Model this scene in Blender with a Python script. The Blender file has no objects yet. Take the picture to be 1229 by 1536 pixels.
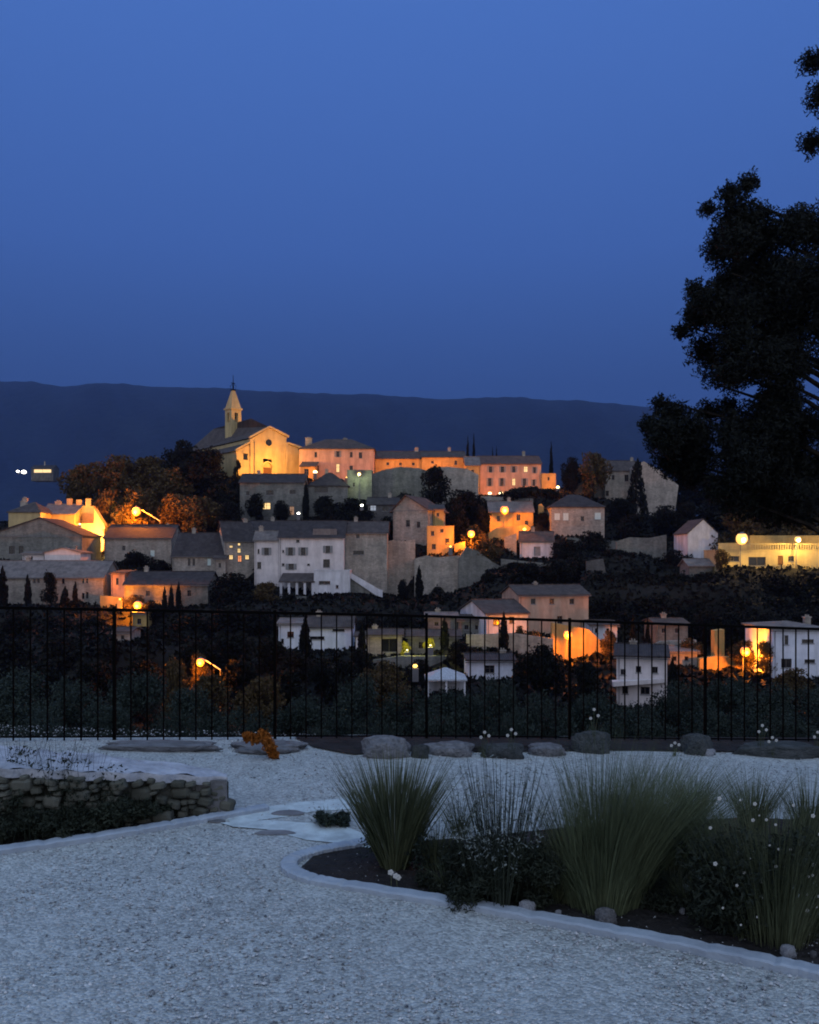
import bpy, math, random
import numpy as np
S = bpy.context.scene
C = bpy.data.collections.new('village'); S.collection.children.link(C)
F = 1300.0; CX = 614.5; HY = 839.0; EYE = 1.6
PI = math.pi
# ---------------------------------------------------------------- camera
cd = bpy.data.cameras.new('camera'); cam = bpy.data.objects.new('camera', cd); C.objects.link(cam)
cam.location = (0, 0, EYE); cam.rotation_euler = (PI/2, 0, 0)
cd.sensor_fit = 'VERTICAL'; cd.sensor_height = 24; cd.lens = 24*F/1536
cd.shift_y = (HY-768)/1536.0
cd.clip_start = 0.1; cd.clip_end = 30000
S.camera = cam
# ---------------------------------------------------------------- world (dusk sky)
w = bpy.data.worlds.new('World'); S.world = w; w.use_nodes = True
nt = w.node_tree; N = nt.nodes; L = nt.links
for n in list(N): N.remove(n)
out = N.new('ShaderNodeOutputWorld'); bg = N.new('ShaderNodeBackground')
L.new(bg.outputs[0], out.inputs[0])
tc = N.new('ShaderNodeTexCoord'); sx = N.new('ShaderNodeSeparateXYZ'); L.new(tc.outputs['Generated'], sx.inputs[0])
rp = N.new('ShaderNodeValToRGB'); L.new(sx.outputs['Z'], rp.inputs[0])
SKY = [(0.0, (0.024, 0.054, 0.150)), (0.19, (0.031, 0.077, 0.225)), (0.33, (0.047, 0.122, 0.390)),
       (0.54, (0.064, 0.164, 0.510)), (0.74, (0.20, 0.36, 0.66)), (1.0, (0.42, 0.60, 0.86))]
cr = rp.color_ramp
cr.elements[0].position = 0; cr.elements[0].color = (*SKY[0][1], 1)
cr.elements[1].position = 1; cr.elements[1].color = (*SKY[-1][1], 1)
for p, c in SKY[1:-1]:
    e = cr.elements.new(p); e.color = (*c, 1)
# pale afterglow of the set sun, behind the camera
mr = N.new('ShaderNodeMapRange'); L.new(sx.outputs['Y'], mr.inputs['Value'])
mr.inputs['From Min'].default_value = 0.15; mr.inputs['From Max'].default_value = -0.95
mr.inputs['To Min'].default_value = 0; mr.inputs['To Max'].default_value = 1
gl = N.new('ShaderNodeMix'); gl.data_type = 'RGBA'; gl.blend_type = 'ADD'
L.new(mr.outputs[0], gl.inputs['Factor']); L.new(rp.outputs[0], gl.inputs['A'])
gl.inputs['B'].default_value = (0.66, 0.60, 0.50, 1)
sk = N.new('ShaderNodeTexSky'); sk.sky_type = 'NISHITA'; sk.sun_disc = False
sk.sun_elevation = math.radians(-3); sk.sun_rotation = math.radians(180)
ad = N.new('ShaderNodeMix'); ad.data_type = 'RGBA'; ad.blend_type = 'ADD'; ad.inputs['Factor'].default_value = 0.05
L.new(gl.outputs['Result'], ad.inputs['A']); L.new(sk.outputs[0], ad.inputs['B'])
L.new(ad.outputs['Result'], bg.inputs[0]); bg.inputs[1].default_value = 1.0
S.view_settings.view_transform = 'Standard'; S.view_settings.look = 'None'
S.view_settings.exposure = 0; S.view_settings.gamma = 1
S.cycles.filter_width = 1.9
S.cycles.max_bounces = 4; S.cycles.diffuse_bounces = 2; S.cycles.volume_bounces = 0
S.cycles.sample_clamp_indirect = 3.0
S.cycles.use_denoising = True
# ---------------------------------------------------------------- helpers
rnd = random.Random(7); R = np.random.default_rng(11)
def at(px, py, D):
    return ((px-CX)/F*D, D, EYE-(py-HY)/F*D)
def prop(o, label=None, cat=None, group=None, kind=None):
    if label: o['label'] = label
    if cat: o['category'] = cat
    if group: o['group'] = group
    if kind: o['kind'] = kind
    return o
def empty(name, loc, rz=0):
    o = bpy.data.objects.new(name, None); C.objects.link(o); o.location = loc; o.rotation_euler = (0, 0, rz)
    o.empty_display_size = 0.2
    return o
class MB:
    def __init__(s): s.v = []; s.f = []
    def add(s, vs, fs):
        n = len(s.v); s.v += [tuple(p) for p in vs]; s.f += [tuple(i+n for i in f) for f in fs]; return s
    def box(s, a, b):
        (x0, y0, z0), (x1, y1, z1) = a, b
        return s.add([(x0,y0,z0),(x1,y0,z0),(x1,y1,z0),(x0,y1,z0),(x0,y0,z1),(x1,y0,z1),(x1,y1,z1),(x0,y1,z1)],
                     [(0,3,2,1),(4,5,6,7),(0,1,5,4),(1,2,6,5),(2,3,7,6),(3,0,4,7)])
    def prism(s, prof, y0, y1):       # prof: list of (x,z), extruded along y
        n = len(prof)
        vs = [(x, y0, z) for x, z in prof]+[(x, y1, z) for x, z in prof]
        fs = [tuple(range(n)), tuple(range(2*n-1, n-1, -1))]
        fs += [(i, i+n, (i+1) % n+n, (i+1) % n) for i in range(n)]
        return s.add(vs, fs)
    def plate(s, pts, z0, z1):         # pts: list of (x,y), extruded in z
        n = len(pts)
        vs = [(x, y, z0) for x, y in pts]+[(x, y, z1) for x, y in pts]
        fs = [tuple(range(n-1, -1, -1)), tuple(range(n, 2*n))]
        fs += [(i, (i+1) % n, (i+1) % n+n, i+n) for i in range(n)]
        return s.add(vs, fs)
    def tube(s, pts, rad, k=6):
        pts = [np.array(p, float) for p in pts]
        if not hasattr(rad, '__len__'): rad = [rad]*len(pts)
        rings = []
        for i, p in enumerate(pts):
            d = pts[min(i+1, len(pts)-1)]-pts[max(i-1, 0)]; d /= (np.linalg.norm(d)+1e-9)
            a = np.cross(d, (0, 0, 1.0)); 
            if np.linalg.norm(a) < 1e-3: a = np.array((1.0, 0, 0))
            a /= np.linalg.norm(a); b = np.cross(d, a)
            rings.append([tuple(p+rad[i]*(math.cos(t)*a+math.sin(t)*b)) for t in [2*PI*j/k for j in range(k)]])
        vs = [v for r in rings for v in r]
        fs = [tuple(range(k)), tuple((len(pts)-1)*k+j for j in range(k-1, -1, -1))]
        for i in range(len(pts)-1):
            for j in range(k):
                fs.append((i*k+j, i*k+(j+1) % k, (i+1)*k+(j+1) % k, (i+1)*k+j))
        return s.add(vs, fs)
    def ball(s, c, r, n=8, m=6, sq=(1, 1, 1), jit=0):
        vs = [(c[0], c[1], c[2]+r*sq[2])]; fs = []
        for i in range(1, m):
            for j in range(n):
                a = PI*i/m; b = 2*PI*j/n; q = r*(1+jit*(rnd.random()-.5))
                vs.append((c[0]+q*sq[0]*math.sin(a)*math.cos(b), c[1]+q*sq[1]*math.sin(a)*math.sin(b), c[2]+q*sq[2]*math.cos(a)))
        vs.append((c[0], c[1], c[2]-r*sq[2])); e = len(vs)-1
        for j in range(n): fs.append((0, 1+j, 1+(j+1) % n)); fs.append((e, e-n+(j+1) % n, e-n+j))
        for i in range(m-2):
            for j in range(n):
                p = 1+i*n; fs.append((p+j, p+n+j, p+n+(j+1) % n, p+(j+1) % n))
        return s.add(vs, fs)
    def build(s, name, m, parent=None, smooth=False):
        me = bpy.data.meshes.new(name); me.from_pydata(s.v, [], s.f); me.update()
        if smooth: me.polygons.foreach_set('use_smooth', [True]*len(me.polygons))
        me.materials.append(m)
        o = bpy.data.objects.new(name, me); C.objects.link(o); o.parent = parent
        return o
def npmesh(name, V, k, m, parent=None):       # V: (n*k,3) array, consecutive k verts per face
    n = len(V)//k
    me = bpy.data.meshes.new(name)
    me.vertices.add(len(V)); me.vertices.foreach_set('co', np.ascontiguousarray(V, dtype=np.float32).ravel())
    me.loops.add(len(V)); me.loops.foreach_set('vertex_index', np.arange(len(V), dtype=np.int32))
    me.polygons.add(n); me.polygons.foreach_set('loop_start', np.arange(0, len(V), k, dtype=np.int32))
    me.update(calc_edges=True); me.materials.append(m)
    o = bpy.data.objects.new(name, me); C.objects.link(o); o.parent = parent
    return o
def grid(name, V, nr, nc, m):
    idx = np.arange(nr*nc).reshape(nr, nc)
    q = np.stack([idx[:-1, :-1], idx[:-1, 1:], idx[1:, 1:], idx[1:, :-1]], -1).reshape(-1, 4)
    me = bpy.data.meshes.new(name)
    me.vertices.add(nr*nc); me.vertices.foreach_set('co', np.ascontiguousarray(V, dtype=np.float32).ravel())
    me.loops.add(q.size); me.loops.foreach_set('vertex_index', q.ravel().astype(np.int32))
    me.polygons.add(len(q)); me.polygons.foreach_set('loop_start', np.arange(0, q.size, 4, dtype=np.int32))
    me.update(calc_edges=True); me.polygons.foreach_set('use_smooth', [True]*len(q)); me.materials.append(m)
    o = bpy.data.objects.new(name, me); C.objects.link(o); return o
# ---------------------------------------------------------------- materials
def stain(m, src, lo=.62):
    t = m.node_tree; n = t.nodes; b = n['Principled BSDF']; co = n['Texture Coordinate']
    mp = n.new('ShaderNodeMapping'); mp.inputs['Scale'].default_value = (1, 1, .22); t.links.new(co.outputs['Object'], mp.inputs['Vector'])
    nz = n.new('ShaderNodeTexNoise'); nz.inputs['Scale'].default_value = .8; nz.inputs['Detail'].default_value = 7; nz.inputs['Roughness'].default_value = .7
    t.links.new(mp.outputs[0], nz.inputs['Vector'])
    q = n.new('ShaderNodeMapRange'); q.inputs['From Min'].default_value = .33; q.inputs['From Max'].default_value = .62
    q.inputs['To Min'].default_value = lo; q.inputs['To Max'].default_value = 1.12; t.links.new(nz.outputs[0], q.inputs['Value'])
    mu = n.new('ShaderNodeVectorMath'); mu.operation = 'SCALE'; t.links.new(src, mu.inputs[0]); t.links.new(q.outputs[0], mu.inputs['Scale'])
    t.links.new(mu.outputs[0], b.inputs['Base Color']); return m
def mat(name, c1, c2=None, scale=3.0, rough=0.9, bump=0.3, bscale=None, dist=0.05, spec=0.2, vor=False):
    m = bpy.data.materials.new(name); m.use_nodes = True; t = m.node_tree; n = t.nodes; b = n['Principled BSDF']
    b.inputs['Roughness'].default_value = rough; b.inputs['Specular IOR Level'].default_value = spec
    co = n.new('ShaderNodeTexCoord')
    if c2 is None: c2 = tuple(x*0.7 for x in c1)
    nz = n.new('ShaderNodeTexNoise'); nz.inputs['Scale'].default_value = scale; nz.inputs['Detail'].default_value = 6
    nz.inputs['Roughness'].default_value = 0.65
    t.links.new(co.outputs['Object'], nz.inputs['Vector'])
    r = n.new('ShaderNodeValToRGB'); r.color_ramp.elements[0].position = .32; r.color_ramp.elements[1].position = .68
    r.color_ramp.elements[0].color = (*c2, 1); r.color_ramp.elements[1].color = (*c1, 1)
    t.links.new(nz.outputs[0], r.inputs[0])
    t.links.new(r.outputs[0], b.inputs['Base Color'])
    if bump:
        if vor:
            z = n.new('ShaderNodeTexVoronoi'); z.inputs['Scale'].default_value = bscale or scale*4
        else:
            z = n.new('ShaderNodeTexNoise'); z.inputs['Scale'].default_value = bscale or scale*4; z.inputs['Detail'].default_value = 5
        t.links.new(co.outputs['Object'], z.inputs['Vector'])
        bp = n.new('ShaderNodeBump'); bp.inputs['Strength'].default_value = bump; bp.inputs['Distance'].default_value = dist
        t.links.new(z.outputs[0], bp.inputs['Height']); t.links.new(bp.outputs[0], b.inputs['Normal'])
    return m
def stonemat(name, c1, c2, scale=2.6):
    # coursed rubble: voronoi cells vary in colour, joints are recessed
    m = mat(name, c1, c2, scale=0.5, bump=0)
    t = m.node_tree; n = t.nodes; b = n['Principled BSDF']; co = n['Texture Coordinate']; r = n['Color Ramp']
    mp = n.new('ShaderNodeMapping'); mp.inputs['Scale'].default_value = (1, 1, 1.9); t.links.new(co.outputs['Object'], mp.inputs['Vector'])
    v = n.new('ShaderNodeTexVoronoi'); v.inputs['Scale'].default_value = scale; t.links.new(mp.outputs[0], v.inputs['Vector'])
    hs = n.new('ShaderNodeMapRange'); hs.inputs['To Min'].default_value = 0.80; hs.inputs['To Max'].default_value = 1.15
    sp = n.new('ShaderNodeSeparateColor'); t.links.new(v.outputs['Color'], sp.inputs[0]); t.links.new(sp.outputs[0], hs.inputs['Value'])
    mu = n.new('ShaderNodeVectorMath'); mu.operation = 'SCALE'
    t.links.new(r.outputs[0], mu.inputs[0]); t.links.new(hs.outputs[0], mu.inputs['Scale'])
    t.links.new(mu.outputs[0], b.inputs['Base Color'])
    e = n.new('ShaderNodeTexVoronoi'); e.feature = 'DISTANCE_TO_EDGE'; e.inputs['Scale'].default_value = scale; t.links.new(mp.outputs[0], e.inputs['Vector'])
    bp = n.new('ShaderNodeBump'); bp.inputs['Strength'].default_value = .5; bp.inputs['Distance'].default_value = .04
    t.links.new(e.outputs[0], bp.inputs['Height']); t.links.new(bp.outputs[0], b.inputs['Normal'])
    return m
def tilemat(name, c1, c2):
    m = mat(name, c1, c2, scale=1.3, bump=0)
    t = m.node_tree; n = t.nodes; b = n['Principled BSDF']; co = n['Texture Coordinate']
    wv = n.new('ShaderNodeTexWave'); wv.inputs['Scale'].default_value = 1.3; wv.inputs['Distortion'].default_value = .6
    wv.bands_direction = 'X'; t.links.new(co.outputs['Object'], wv.inputs['Vector'])
    bp = n.new('ShaderNodeBump'); bp.inputs['Strength'].default_value = .7; bp.inputs['Distance'].default_value = .08
    t.links.new(wv.outputs[0], bp.inputs['Height']); t.links.new(bp.outputs[0], b.inputs['Normal'])
    return m
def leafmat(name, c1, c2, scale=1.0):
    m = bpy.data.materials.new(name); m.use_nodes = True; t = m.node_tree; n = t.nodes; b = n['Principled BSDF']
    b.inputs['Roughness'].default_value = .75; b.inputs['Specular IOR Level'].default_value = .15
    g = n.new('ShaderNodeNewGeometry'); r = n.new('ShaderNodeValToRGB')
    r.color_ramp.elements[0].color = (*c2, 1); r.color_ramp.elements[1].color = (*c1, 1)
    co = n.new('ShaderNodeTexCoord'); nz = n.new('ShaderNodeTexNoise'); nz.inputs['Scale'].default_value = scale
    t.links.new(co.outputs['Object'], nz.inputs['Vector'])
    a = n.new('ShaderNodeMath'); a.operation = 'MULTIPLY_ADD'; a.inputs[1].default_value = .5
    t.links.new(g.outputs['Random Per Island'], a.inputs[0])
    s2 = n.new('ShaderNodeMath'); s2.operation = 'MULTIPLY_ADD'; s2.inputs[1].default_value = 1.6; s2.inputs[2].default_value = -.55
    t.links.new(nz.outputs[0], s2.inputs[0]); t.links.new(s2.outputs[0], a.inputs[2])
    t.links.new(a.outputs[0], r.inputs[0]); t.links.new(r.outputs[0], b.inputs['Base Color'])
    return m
def emit(name, c, s):
    m = bpy.data.materials.new(name); m.use_nodes = True; b = m.node_tree.nodes['Principled BSDF']
    b.inputs['Base Color'].default_value = (0.2, .2, .2, 1)
    b.inputs['Emission Color'].default_value = (*c, 1); b.inputs['Emission Strength'].default_value = s
    return m
M = dict(
 white=mat('white_render', (.66, .62, .62), (.52, .49, .50), .7, bump=.3),
 pale=mat('pale_render', (.62, .63, .68), (.48, .50, .55), .8, bump=.2),
 blue=mat('cool_white_render', (.66, .70, .80), (.50, .56, .66), .8, bump=.2),
 beige=stonemat('beige_stone', (.37, .34, .30), (.24, .225, .20)),
 grey=stonemat('grey_stone', (.20, .205, .19), (.12, .125, .118)),
 dark=stonemat('dark_stone', (.12, .115, .115), (.07, .07, .07)),
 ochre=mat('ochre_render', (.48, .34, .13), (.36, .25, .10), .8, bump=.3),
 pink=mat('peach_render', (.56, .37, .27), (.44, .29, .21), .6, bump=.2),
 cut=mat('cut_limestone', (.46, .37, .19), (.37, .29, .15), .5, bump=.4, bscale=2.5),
 tile=tilemat('old_roof_tiles', (.105, .088, .082), (.055, .048, .047)),
 tilelt=tilemat('pale_roof_tiles', (.22, .20, .19), (.13, .12, .12)),
 tiled=tilemat('dark_roof_tiles', (.065, .058, .06), (.035, .032, .035)),
 tilered=tilemat('red_roof_tiles', (.15, .09, .075), (.09, .06, .055)),
 glass=mat('dark_window_glass', (.012, .014, .018), (.008, .009, .012), 1, rough=.15, bump=0, spec=.5),
 frame=mat('window_frame', (.10, .09, .085), bump=0),
 shut=mat('pale_shutter', (.26, .27, .28), bump=0),
 shutd=mat('dark_shutter', (.07, .06, .055), bump=0),
 shutg=mat('green_grey_shutter', (.55, .68, .66), (.5, .62, .6), bump=0),
 wood=mat('brown_door', (.14, .07, .035), bump=0),
 iron=mat('black_iron', (.003, .003, .0035), (.002, .002, .002), 8, rough=.8, bump=0, spec=.03),
 metal=mat('grey_metal', (.16, .16, .17), bump=0, rough=.5),
 bark=mat('bark', (.022, .018, .015), (.010, .008, .007), 4, bump=.6, dist=.03),
 gravel=None,
 soil=mat('dark_soil', (.032, .030, .030), (.014, .013, .013), 6, bump=.9, bscale=22, dist=.05),
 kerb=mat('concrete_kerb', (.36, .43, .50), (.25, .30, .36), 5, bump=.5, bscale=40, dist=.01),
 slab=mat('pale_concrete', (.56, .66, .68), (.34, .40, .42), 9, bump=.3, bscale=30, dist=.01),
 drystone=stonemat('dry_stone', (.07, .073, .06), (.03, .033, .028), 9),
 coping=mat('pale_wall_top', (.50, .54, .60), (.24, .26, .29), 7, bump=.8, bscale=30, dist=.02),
 rock=mat('limestone_boulder', (.24, .25, .27), (.09, .095, .10), 3, bump=.8, bscale=9, dist=.05),
 rockd=mat('dark_boulder', (.085, .095, .10), (.03, .038, .04), 3, bump=.8, bscale=9, dist=.05),
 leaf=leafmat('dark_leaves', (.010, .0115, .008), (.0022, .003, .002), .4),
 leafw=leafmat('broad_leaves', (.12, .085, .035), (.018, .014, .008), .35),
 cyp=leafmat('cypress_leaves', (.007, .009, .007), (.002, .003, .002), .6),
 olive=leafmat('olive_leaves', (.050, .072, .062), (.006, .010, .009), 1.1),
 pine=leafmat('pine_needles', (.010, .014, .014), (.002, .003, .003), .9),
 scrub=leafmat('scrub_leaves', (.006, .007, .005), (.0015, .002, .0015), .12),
 grass=leafmat('grass_blades', (.12, .14, .080), (.018, .028, .014), 2.0),
 grassd=leafmat('dull_grass_blades', (.15, .185, .105), (.018, .028, .014), 2.0),
 grassp=leafmat('pale_blades', (.30, .34, .30), (.10, .13, .10), 2.0),
 lav=leafmat('lavender_leaves', (.035, .045, .032), (.008, .012, .009), 2.5),
 lavf=leafmat('pale_flower_spikes', (.27, .32, .31), (.08, .10, .10), 5),
 petal=mat('white_petals', (.50, .52, .50), (.42, .43, .42), bump=0),
 rust=leafmat('rust_leaves', (.40, .13, .02), (.14, .05, .01), 3),
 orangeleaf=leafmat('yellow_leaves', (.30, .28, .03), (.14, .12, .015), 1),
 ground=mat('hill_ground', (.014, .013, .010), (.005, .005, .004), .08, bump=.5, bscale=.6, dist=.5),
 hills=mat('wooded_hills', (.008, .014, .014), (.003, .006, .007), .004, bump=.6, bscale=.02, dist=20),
 lamp_o=emit('sodium_lamp_glass', (1, .62, .12), 3.2), lamp_y=emit('warm_lamp_glass', (1, .80, .42), 4),
 glow_o=emit('orange_lamp_glow', (1, .22, .008), 1.7), glow_y=emit('yellow_lamp_glow', (1, .50, .10), 1.8), lamp_w=emit('white_lamp_glass', (1, .97, .85), 9),
 win_y=emit('lit_window_yellow', (1, .66, .25), 1.25), win_o=emit('lit_window_orange', (1, .30, .08), 1.0),
 win_d=emit('lit_window_dim', (1, .50, .22), .30), strip=emit('lit_terrace_yellow', (1, .85, .4), .9),
 win_w=emit('lit_window_cold', (.7, .8, 1), .35),
)
# gravel: voronoi pebbles
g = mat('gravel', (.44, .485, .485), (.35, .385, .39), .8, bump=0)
t = g.node_tree; n = t.nodes; b = n['Principled BSDF']; co = n['Texture Coordinate']
v = n.new('ShaderNodeTexVoronoi'); v.inputs['Scale'].default_value = 75; t.links.new(co.outputs['Object'], v.inputs['Vector'])
sp = n.new('ShaderNodeSeparateColor'); t.links.new(v.outputs['Color'], sp.inputs[0])
hs = n.new('ShaderNodeMapRange'); hs.inputs['To Min'].default_value = .66; hs.inputs['To Max'].default_value = 1.28; t.links.new(sp.outputs[0], hs.inputs['Value'])
nb = n.new('ShaderNodeTexNoise'); nb.inputs['Scale'].default_value = 11; nb.inputs['Detail'].default_value = 4; t.links.new(co.outputs['Object'], nb.inputs['Vector'])
h2 = n.new('ShaderNodeMapRange'); h2.inputs['From Min'].default_value = .3; h2.inputs['From Max'].default_value = .7
h2.inputs['To Min'].default_value = .86; h2.inputs['To Max'].default_value = 1.10; t.links.new(nb.outputs[0], h2.inputs['Value'])
mm = n.new('ShaderNodeMath'); mm.operation = 'MULTIPLY'; t.links.new(hs.outputs[0], mm.inputs[0]); t.links.new(h2.outputs[0], mm.inputs[1])
mu = n.new('ShaderNodeVectorMath'); mu.operation = 'SCALE'; t.links.new(n['Color Ramp'].outputs[0], mu.inputs[0]); t.links.new(mm.outputs[0], mu.inputs['Scale'])
t.links.new(mu.outputs[0], b.inputs['Base Color'])
bp = n.new('ShaderNodeBump'); bp.inputs['Strength'].default_value = 1; bp.inputs['Distance'].default_value = .010; bp.invert = True
t.links.new(v.outputs['Distance'], bp.inputs['Height']); t.links.new(bp.outputs[0], b.inputs['Normal'])
M['gravel'] = g
for k_ in ('white', 'pale', 'blue', 'ochre', 'pink', 'cut', 'beige', 'grey', 'dark', 'tile', 'tiled', 'tilelt', 'tilered'):
    l_ = M[k_].node_tree.nodes['Principled BSDF'].inputs['Base Color'].links[0]; stain(M[k_], l_.from_socket, .80 if k_ in ('white', 'cut', 'blue') else .66)
ctrl = []     # terrain control points
# ---------------------------------------------------------------- building kit
def hole_wall(mb, w, z0, z1, holes, rev=0.22):
    """front wall in the plane y=0, x 0..w, with rectangular holes and reveals"""
    xs = sorted(set([0, w]+[h[0] for h in holes]+[h[1] for h in holes])); zs = sorted(set([z0, z1]+[h[2] for h in holes]+[h[3] for h in holes]))
    for i in range(len(xs)-1):
        for j in range(len(zs)-1):
            cx = (xs[i]+xs[i+1])/2; cz = (zs[j]+zs[j+1])/2
            if any(h[0] < cx < h[1] and h[2] < cz < h[3] for h in holes): continue
            mb.add([(xs[i],0,zs[j]),(xs[i+1],0,zs[j]),(xs[i+1],0,zs[j+1]),(xs[i],0,zs[j+1])], [(0,1,2,3)])
    for a, b, c, d in holes:
        mb.add([(a,0,c),(b,0,c),(b,0,d),(a,0,d),(a,rev,c),(b,rev,c),(b,rev,d),(a,rev,d)], [(0,4,5,1),(1,5,6,2),(2,6,7,3),(3,7,4,0)])
def window(root, a, b, c, d, style):
    """a,b = x range, c,d = z range in house space"""
    w_ = b-a; h_ = d-c; fr = min(.07, w_*.12)
    mb = MB(); y0, y1 = .10, .16
    if 'door' in style:
        o = MB().box((a+.003, .12, c), (b-.003, .17, d-.003)).build('door', M['shut'] if 'pale' in style else M['wood'], root); return o
    mb.box((a,y0,c),(a+fr,y1,d)).box((b-fr,y0,c),(b,y1,d)).box((a+fr,y0,c),(b-fr,y1,c+fr)).box((a+fr,y0,d-fr),(b-fr,y1,d))
    if w_ > .5: mb.box(((a+b)/2-fr/2, y0, c+fr), ((a+b)/2+fr/2, y1, d-fr))
    if h_ > .8 and 'wide' not in style: mb.box((a+fr, y0+.01, c+h_*.6), (b-fr, y1-.01, c+h_*.6+fr*.7))
    o = mb.build('window', M['frame'], root)
    pm = M['win_y'] if 'lit' in style else M['win_o'] if 'orange' in style else M['win_d'] if 'dim' in style else M['win_w'] if 'cold' in style else M['glass']
    MB().box((a+fr*.5, .165, c+fr*.5), (b-fr*.5, .20, d-fr*.5)).build('pane', pm, o)
    MB().box((a-.08, -.06, c-.09), (b+.08, .1, c-.003)).build('sill', M['shut'], o)
    if 'S' in style:
        for q0, q1 in ((a-w_*.5-.03, a-.03), (b+.03, b+w_*.5+.03)):
            s_ = MB().box((q0, -.07, c), (q1, -.015, d))
            for k in range(1, 6): s_.box((q0+.04, -.085, c+h_*k/6-.02), (q1-.04, -.0705, c+h_*k/6+.02))
            s_.build('shutter', M['shut'], root)
    if 'C' in style:
        for q0, q1 in ((a, (a+b)/2-.01), ((a+b)/2+.01, b)):
            MB().box((q0, .02, c), (q1, .08, d)).build('shutter', M['shutg'], root)
def roof_mesh(kind, w, dp, ze, zr, ov, px=None, th=.16):
    mb = MB()
    zd = (zr if zr is not None else ze)-ze
    if kind == 'gable_x':
        k = zd/(dp/2); prof = [(-ov, ze-ov*k), (dp/2, zr), (dp+ov, ze-ov*k), (dp+ov, ze-ov*k+th), (dp/2, zr+th), (-ov, ze-ov*k+th)]
        x0, x1 = -ov, w+ov; n = 6
        vs = [(x0, y, z) for y, z in prof]+[(x1, y, z) for y, z in prof]
        fs = [(0, 5, 4, 1), (1, 4, 3, 2), (6, 7, 10, 11), (7, 8, 9, 10)]+[(i, (i+1) % n, (i+1) % n+n, i+n) for i in range(n)]
        mb.add(vs, fs)
        for j in range(int((x1-x0)/.45)): mb.box((x0+j*.45, dp/2-.12, zr+th-.03), (x0+j*.45+.4, dp/2+.12, zr+th+.07+.02*(j % 2)))
    elif kind == 'gable_y':
        p = w/2 if px is None else px
        kl = zd/p; kr = zd/(w-p)
        prof = [(-ov, ze-ov*kl), (p, zr), (w+ov, ze-ov*kr), (w+ov, ze-ov*kr+th), (p, zr+th), (-ov, ze-ov*kl+th)]
        vs = [(x, -ov, z) for x, z in prof]+[(x, dp+ov, z) for x, z in prof]; n = 6
        mb.add(vs, [(0, 1, 4, 5), (1, 2, 3, 4), (6, 11, 10, 7), (7, 10, 9, 8)]+[(i, i+n, (i+1) % n+n, (i+1) % n) for i in range(n)])
    elif kind == 'hip':
        h = min(dp/2, w/2)*.95
        lo = [(-ov,-ov),(w+ov,-ov),(w+ov,dp+ov),(-ov,dp+ov)]; k = zd/(dp/2)
        rg = [(h, dp/2), (w-h, dp/2)]
        vs = [(x, y, ze-ov*k) for x, y in lo]+[(x, y, ze-ov*k+th) for x, y in lo]+[(x, y, zr+th) for x, y in rg]
        mb.add(vs, [(3,2,1,0),(0,1,5,4),(1,2,6,5),(2,3,7,6),(3,0,4,7),(4,5,9,8),(5,6,9),(6,7,8,9),(7,4,8)])
    elif kind == 'shed':
        k = zd/dp; vs = []
        for x in (-ov, w+ov):
            vs += [(x,-ov,ze-ov*k),(x,dp+ov,zr+ov*k),(x,dp+ov,zr+ov*k+th),(x,-ov,ze-ov*k+th)]
        mb.add(vs, [(0,3,2,1),(4,5,6,7),(0,1,5,4),(1,2,6,5),(2,3,7,6),(3,0,4,7)])
    elif kind == 'flat':
        mb.box((.25,.25,ze-.35),(w-.25,dp-.25,ze-.2))
    return mb
def plane_xz(X0, Y0, a, px, py):
    k = (px-CX)/F; c, s = math.cos(a), math.sin(a)
    t = (k*Y0-X0)/(c-k*s); Yt = Y0+t*s
    return t, EYE-(py-HY)/F*Yt
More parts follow.
